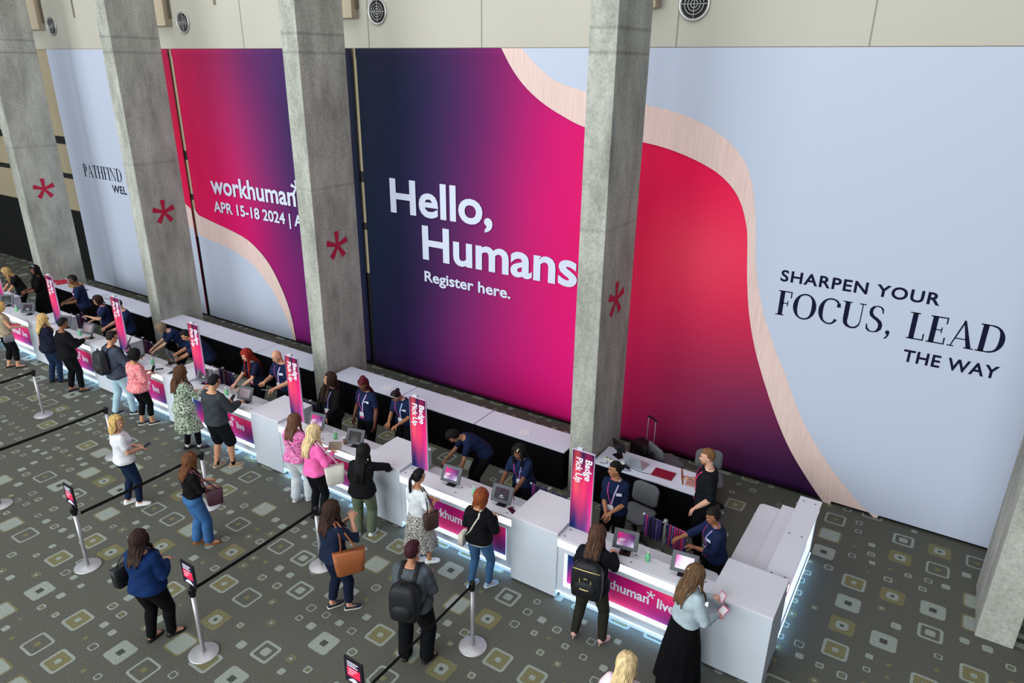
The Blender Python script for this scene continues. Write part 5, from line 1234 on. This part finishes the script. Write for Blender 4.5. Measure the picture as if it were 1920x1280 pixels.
F = person('blonde woman in hot pink blouse and black trousers with a folder in her hands', -7.90, 6.34, -5, 1.66, 'f', .98, hy=-8, hp=20, ra=(0.16, 0.24, 1.16), la=(-0.06, 0.28, 1.14), skn='#cf9d83', hair=('long', '#cdb48a', .40), top=('sweater', '#f06aae'), bottom=('trousers', '#131317'), shoe='#141416', rf=(.09, .02, -6), lf=(-.09, -.02, 4), seed=10, at=(592, 796))
bag_on_shoulder(F, 'white tote bag hanging from the arm of the blonde in hot pink', 1, '#cfcbc2', (.30, .16, .86), (.15, .055, .15), '#d8b8c4', rz=62, inner='#a8adb4')
held_card(F, -1, 'folded brown folder held by the blonde in hot pink', 'folder', 'folder', .20, .022, .14, '#8a7a6c', 40, (.08, .05, .06), yawo=40)
F = person('woman with long black hair in black jacket and olive trousers leaning on the tower', -6.86, 6.32, 22, 1.56, 'f', 1.10, hy=-14, hp=16, side=4, ra=(0.34, 0.34, 1.1), re=(.9, .1, .2), la=(-0.27, 0.22, 0.8), skn='#b98468', hair=('long', '#110e12', .50), top=('jacket', '#131315'), bottom=('wide', '#5a6350', .97), shoe='#dcdcdc', sole='#d8d8d8', rf=(.10, .02, -6), lf=(-.12, -.02, 12), seed=11, at=(683, 832))
F = person('woman with black ponytail in white blouse and spotted midi skirt', -5.66, 6.34, -10, 1.58, 'f', 1.02, hy=-10, hp=8, ra=(0.12, 0.22, 1.1), la=(-0.08, 0.22, 1.08), skn='#b88260', hair=('ponytail', '#100e11', .34), top=('tucked', '#d2d6da'), bottom=('skirt', '#b9b7b0', .36, ('noise', [(.44, '#2a2829'), (.50, '#b5b2ac'), (.56, '#cbc8c2')], 70), .07), shoe='#dfe2e4', sole='#d8d8d8', rf=(.07, .12, -34), lf=(-.07, -.02, -12), seed=12, at=(787, 879))
bag_on_shoulder(F, 'dark brown shoulder bag of the ponytail woman', 1, '#3d2a25', (.27, .02, .93), (.12, .06, .12), '#2e2022', name='shoulder_bag', rz=80)
F = person('woman with copper bob in black sweater and blue jeans', -4.60, 6.36, 8, 1.56, 'f', 1.10, hy=-14, hp=14, ra=(0.14, 0.22, 1.14), la=(-0.1, 0.22, 1.1), skn='#c08a6c', hair=('bob', '#7a3c22', .12), top=('sweater', '#121215'), bottom=('skinny', '#3d5f86', .98), shoe='#8fa6bd', sole='#d8dce0', over=('#cdd0d4', -.06), rf=(.12, .06, -34), lf=(-.12, -.06, -14), seed=13, at=(905, 912))
crossbody(F, 'white crossbody bag on the left hip of the copper-haired woman', -1, '#cfc8bd', '#d2cabd', size=(.11, .05, .10), s=.0, strap_r=.013)
F = person('brown-haired woman in black jacket carrying a black backpack with gold zips', -2.98, 6.34, 8, 1.68, 'f', 1.06, hy=-8, hp=18, ra=(0.15, 0.36, 1.12), la=(-0.14, 0.3, 1.08), skn='#c48f74', hair=('long', '#4a3226', .34), top=('jacket', '#15161d'), bottom=('trousers', '#26251f', .98), shoe=('#c79a92', 'heel'), sole='#b98f84', rf=(.18, -.02, -18), lf=(-.18, -.05, 2), seed=14, at=(1124, 984))
backpack(F, 'black backpack with gold zips on the brown-haired woman', '#111216', w=.195, h=.255, d=.08, trim='#c9b67a', s=.22)
F = person('woman in cropped pale denim jacket and long black skirt holding a badge', -1.78, 6.24, -34, 1.66, 'f', 1.08, hy=-6, hp=14, ra=(0.16, 0.28, 1.04), la=(-0.02, 0.34, 1.14), skn='#c99a82', hair=('long', '#5d4632', .36), top=('cropped', '#a3b2ba'), bottom=('skirt', '#0d0d10', .06, None, .07), shoe='#121214', rf=(.10, -.02, -6), lf=(-.10, -.02, 6), rh={'curl': 35}, lh={'curl': 35}, seed=15, clip=('#c8b07a', .0, -.10, .07), at=(1311, 1060))
held_card(F, 1, 'badge card with pink edge in the hand of the denim jacket woman', 'badge', 'badge_card', .105, .004, .15, '#c23a70', 38, (0, .05, .03), face='#dcd8dc')
held_card(F, -1, 'second folded badge in the left hand of the denim jacket woman', 'badge', 'badge_card', .09, .004, .12, '#c85a80', 60, (.02, .05, .02), face='#d8d0d8')
# ------------------------------------------------------------------ people waiting in the lanes
F = person('blonde woman in white t-shirt and dark jeans looking over her shoulder', -10.66, 4.98, -14, 1.63, 'f', 1.14, lean=-2, hy=-62, hp=4, ra=(.06, .25, 1.03), la=(-.10, .24, 1.02), skn='#c9957a', hair=('bob', '#c0a064', .16), top=('tee', '#d3d3d8'), bottom=('skinny', '#16243c', .96), shoe='#dadada', sole='#d6d6d6', rf=(.10, .08, -22), lf=(-.10, -.05, 0), seed=16, at=(217, 780))
held_card(F, 1, 'dark phone held by the blonde in white t-shirt', 'phone', 'smartphone', .075, .009, .15, '#1a2236', 15, (0, .05, .03))
F = person('brown-haired woman in black top and flared blue jeans looking down', -8.74, 5.00, -8, 1.56, 'f', 1.02, hy=-8, hp=20, ra=(.08, .28, 1.02), la=(-.10, .30, 1.06), skn='#c18c70', hair=('long', '#5d3a22', .30), top=('tucked', '#121214', None, .62), bottom=('wide', '#37608f', .97), shoe=('#7a4a2c', 'flat'), rf=(.09, .10, -30), lf=(-.09, -.02, -10), seed=17, at=(360, 849))
bag_on_shoulder(F, 'plum handbag in front of the brown-haired woman in blue jeans', 1, '#4a2c38', (.17, .27, .86), (.13, .05, .12), '#5a3440', name='handbag', rz=70, inner='#b9b4b8')
F = person('woman in bright blue sweater and black trousers with a bag under her arm', -7.50, 3.42, 20, 1.63, 'f', 1.26, hy=-18, hp=2, ra=(.12, .24, 1.10), la=(-.12, .26, 1.10), skn='#bd8a72', hair=('long', '#2d1d19', .28), top=('sweater', '#122852'), bottom=('trousers', '#0d0d0f'), shoe=('#101012', 'flat'), rf=(.10, .12, -34), lf=(-.10, -.02, -10), seed=18, at=(260, 994))
bag_on_shoulder(F, 'black shoulder bag under the left arm of the woman in blue sweater', -1, '#1b1b1d', (-.31, -.02, 1.02), (.15, .06, .13), name='shoulder_bag', rz=78)
F = person('woman in navy jumper and navy cropped trousers, hand raised to her chin', -5.96, 5.08, -10, 1.67, 'f', 1.10, hy=-8, hp=8, ra=(.10, .26, 1.36), re=(.6, .1, -.8), la=(-.04, .28, 1.30), skn='#c48f76', hair=('long', '#33201a', .30), top=('sweater', '#1a2338', None, .62), bottom=('trousers', '#151d31', .90), shoe='#1b2030', sole='#d0c8bc', rf=(.10, .10, -30), lf=(-.10, -.04, -14), seed=19, at=(624, 939))
bag_on_shoulder(F, 'large tan leather tote on the shoulder of the woman in navy', 1, '#935430', (.31, .03, .93), (.20, .065, .15), rz=68)
F = person('person with short plum-brown hair in grey shirt wearing a black backpack and face mask', -4.50, 4.92, 20, 1.74, 'f', 1.24, hy=-24, hp=6, ra=(.10, .26, 1.10), la=(-.08, .28, 1.10), skn='#a8765c', hair=('short', '#36161f'), top=('sweater', '#4a5056'), bottom=('wide', '#0e0f12', .99), shoe=('#141416', 'flat'), mask=True, rf=(.12, .04, -26), lf=(-.14, .02, 8), seed=20, at=(775, 1014))
backpack(F, 'plain black backpack on the person in grey shirt', '#17181b', w=.165, h=.23, d=.09, s=.22)
F = person('blonde woman in pale pink top cut off by the bottom edge', -1.79, 4.93, 0, 1.62, 'f', 1.05, hp=6, skn='#cf9d83', hair=('long', '#d3b98a', .42), top=('blouse', '#dcc4cf'), bottom=('trousers', '#3a3f4c'), seed=21, at=(1178, 1225))
# ------------------------------------------------------------------ staff behind the counters
NAVY = '#18223f'
F = person('person in black t-shirt with long fair hair leaning on the counter, upper left edge', -22.42, 8.35, 175, 1.60, 'f', 1.08, lean=22, hp=40, ra=(.14, .40, .86), la=(-.16, .40, .86), skn='#c08a6e', hair=('long', '#a8895a', .34), top=('tee', '#131315'), bottom=('trousers', '#111114'), seed=22, at=(4, 505))
F = person('woman in black dress with very long black hair and silver headband', -20.62, 8.42, 160, 1.70, 'f', 1.04, hy=30, hp=6, ra=(.08, .32, 1.05), la=(-.10, .32, 1.04), skn='#7a4e38', hair=('long', '#0d0b0d', .56), top=('tucked', '#0f0f12', None, .6), bottom=('skirt', '#0e0e11', .20, None, .06), seed=23, band='#c4c8cc', at=(62, 498))
F = person('dark-skinned man in navy polo holding papers, near the leaflet table', -18.72, 8.42, 150, 1.78, 'm', 1.06, lean=8, hp=18, ra=(.08, .32, 1.04), la=(-.12, .32, 1.04), skn='#5d3a28', hair=('crop', '#151012'), top=('polo', NAVY), bottom=('trousers', '#101116'), lanyard=('#8a7fb8', '#c2409a'), name_tag=True, seed=24, at=(131, 516))
F = person('brown-haired woman in glasses and navy polo holding up a card', -16.98, 8.04, 160, 1.62, 'f', 1.02, lean=6, hy=8, hp=24, ra=(.10, .30, 1.04), la=(-.16, .36, 1.24), skn='#c4967c', hair=('bob', '#2d1c19', .12), top=('polo', NAVY), bottom=('trousers', '#101116'), lanyard=('#5a3a80', '#7a4a9a'), glasses=True, seed=25, at=(177, 556))
held_card(F, -1, 'lilac card held up by the woman in glasses', 'card', 'card', .10, .003, .13, '#a98fc8', 70, (0, .04, .05))
F = person('staff member in navy polo half hidden by an upright sign', -16.05, 8.02, 170, 1.72, 'm', 1.06, lean=10, hp=18, ra=(.14, .36, 1.06), la=(-.14, .36, 1.04), skn='#bd8a70', hair=('crop', '#2a1d18'), top=('polo', NAVY), bottom=('trousers', '#101116'), lanyard=('#5a4a90', '#a03a80'), seed=26, at=(215, 562))
F = person('grey-brown haired woman in navy vest over pale sleeves bending over the counter', -14.30, 8.30, 158, 1.62, 'f', 1.04, lean=44, hp=48, ra=(.06, .56, .86), la=(-.12, .58, .84), skn='#c79c84', hair=('bob', '#7d6a58', .10), top=('polo', NAVY), bottom=('trousers', '#101116'), lanyard=('#b8c0d0', '#5a3a80'), name_tag=True, seed=27, at=(293, 610))
F = person('young man with black hair in navy polo stretching both arms over the counter', -13.34, 8.26, 150, 1.74, 'm', 1.0, lean=36, hp=36, ra=(.10, .62, .94), la=(-.12, .60, .92), skn='#a87658', hair=('short', '#0f0d0f'), top=('polo', NAVY), bottom=('trousers', '#101116'), lanyard=('#5a3a80', '#b03a80'), seed=28, at=(340, 621))
F = person('smiling woman with very long red hair in dark top behind the counter', -11.24, 7.98, 178, 1.66, 'f', .98, lean=14, hp=22, ra=(.16, .34, .98), la=(-.10, .38, 1.00), skn='#cf9f86', hair=('long', '#7e2218', .46), top=('tee', '#1a2036'), bottom=('trousers', '#101116'), lanyard=('#5a4a80', '#8a7fb8'), seed=29, at=(457, 658))
F = person('bald man in navy polo looking down at a card in his hands', -10.46, 8.0, 178, 1.76, 'm', 1.06, lean=6, hp=26, ra=(.10, .34, 1.12), la=(-.14, .32, 1.04), skn='#c48e74', hair=('bald', '#6a5040'), top=('polo', NAVY), bottom=('trousers', '#101116'), lanyard=('#c2509a', '#b8a8d8'), name_tag=True, seed=30, at=(513, 659))
held_card(F, -1, 'pale blue card held by the bald man', 'card', 'card', .13, .004, .09, '#b9c4d4', 25, (.08, .05, .02), yawo=20)
F = person('woman in black blazer with long brown hair looking away to the left', -8.82, 7.98, 190, 1.66, 'f', 1.02, hy=-42, hp=-10, ra=(.22, .20, .92), la=(-.14, .36, 1.00), skn='#c69479', hair=('long', '#33231a', .42), top=('jacket', '#141417'), bottom=('trousers', '#101114'), lanyard=('#3a2a60', '#8a7fb8'), collar=True, seed=31, at=(619, 703))
F = person('woman with dark red braids and glasses in navy polo looking down', -8.26, 8.08, 184, 1.68, 'f', 1.10, hy=10, hp=28, ra=(.24, .10, .86), la=(-.26, .12, .84), skn='#6a432f', hair=('braids', '#4a121c', .34), top=('polo', NAVY), bottom=('trousers', '#101116'), lanyard=('#c2509a', '#b8a8d8'), glasses=True, name_tag=True, seed=32, at=(677, 713))
F = person('woman with dark hair and headband bending her head, hands together', -7.60, 8.14, 186, 1.63, 'f', 1.08, lean=14, hy=-6, hp=58, ra=(.10, .30, 1.02), la=(-.08, .30, 1.00), skn='#9a6a4e', hair=('bun', '#171214'), top=('polo', NAVY), bottom=('trousers', '#101116'), lanyard=('#c2409a', '#a8b8e0'), name_tag=True, seed=33, band='#8a8488', at=(735, 740))
F = person('person with curly black hair in navy polo bending low, hand on knee', -5.98, 8.28, 142, 1.64, 'f', 1.02, lean=58, hp=64, ra=(.10, .50, .66), la=(-.22, .24, .70), le=(-.8, .1, .5), skn='#9c6e54', hair=('curly', '#0f0d0f'), top=('polo', NAVY), bottom=('trousers', '#0f1014'), name_tag=True, seed=34, at=(838, 814))
F = person('woman with white hair clip in navy polo working at the tablet counter', -4.74, 7.92, 182, 1.61, 'f', 1.06, lean=16, hy=6, hp=24, ra=(.20, .34, .96), la=(-.08, .40, .98), skn='#6d4530', hair=('long', '#100d0f', .24), top=('polo', NAVY), bottom=('trousers', '#101116'), lanyard=('#c2409a', '#8a7fb8'), name_tag=True, seed=35, clip=('#d8cfae', -.03, .05, .115), at=(970, 838))
F = person('woman with pulled back black hair in navy polo, hands crossed at her waist', -3.40, 8.06, 182, 1.65, 'f', 1.10, hy=-46, hp=4, ra=(.02, .26, .98), la=(-.06, .27, 1.02), skn='#a87454', hair=('bun', '#100e10'), top=('polo', NAVY, None, .52), bottom=('trousers', '#0f1014'), lanyard=('#c2409a', '#c8b8e0'), name_tag=True, seed=36, at=(1153, 866))
F = person('bearded man in black polo with pink lanyard, hand on his hip', -2.18, 8.98, 108, 1.80, 'm', 1.06, hy=6, hp=8, la=(-.24, .12, .92), ra=(.06, .22, 1.18), skn='#c99a84', hair=('crop', '#6b4c30', .1, '#7a5636'), top=('polo', '#15171c', None, .50), bottom=('trousers', '#0f1013'), lanyard=('#c8286a', '#c8286a'), collar=True, seed=37, at=(1326, 841))
held_card(F, 1, 'brown notebook held by the bearded man', 'notebook', 'notebook', .13, .02, .19, '#7a4a34', 80, (0, .05, .02))
F = person('woman with curly dark hair in navy top beside the big white tower', -1.98, 8.02, 128, 1.57, 'f', 1.14, lean=8, hy=12, hp=16, ra=(.26, .44, 1.02), la=(-.06, .30, 1.10), skn='#8a5a40', hair=('curly', '#17110f'), top=('polo', NAVY, None, .72), bottom=('trousers', '#0f1013'), lanyard=('#c2409a', '#8a7fb8'), name_tag=True, seed=38, at=(1334, 958))
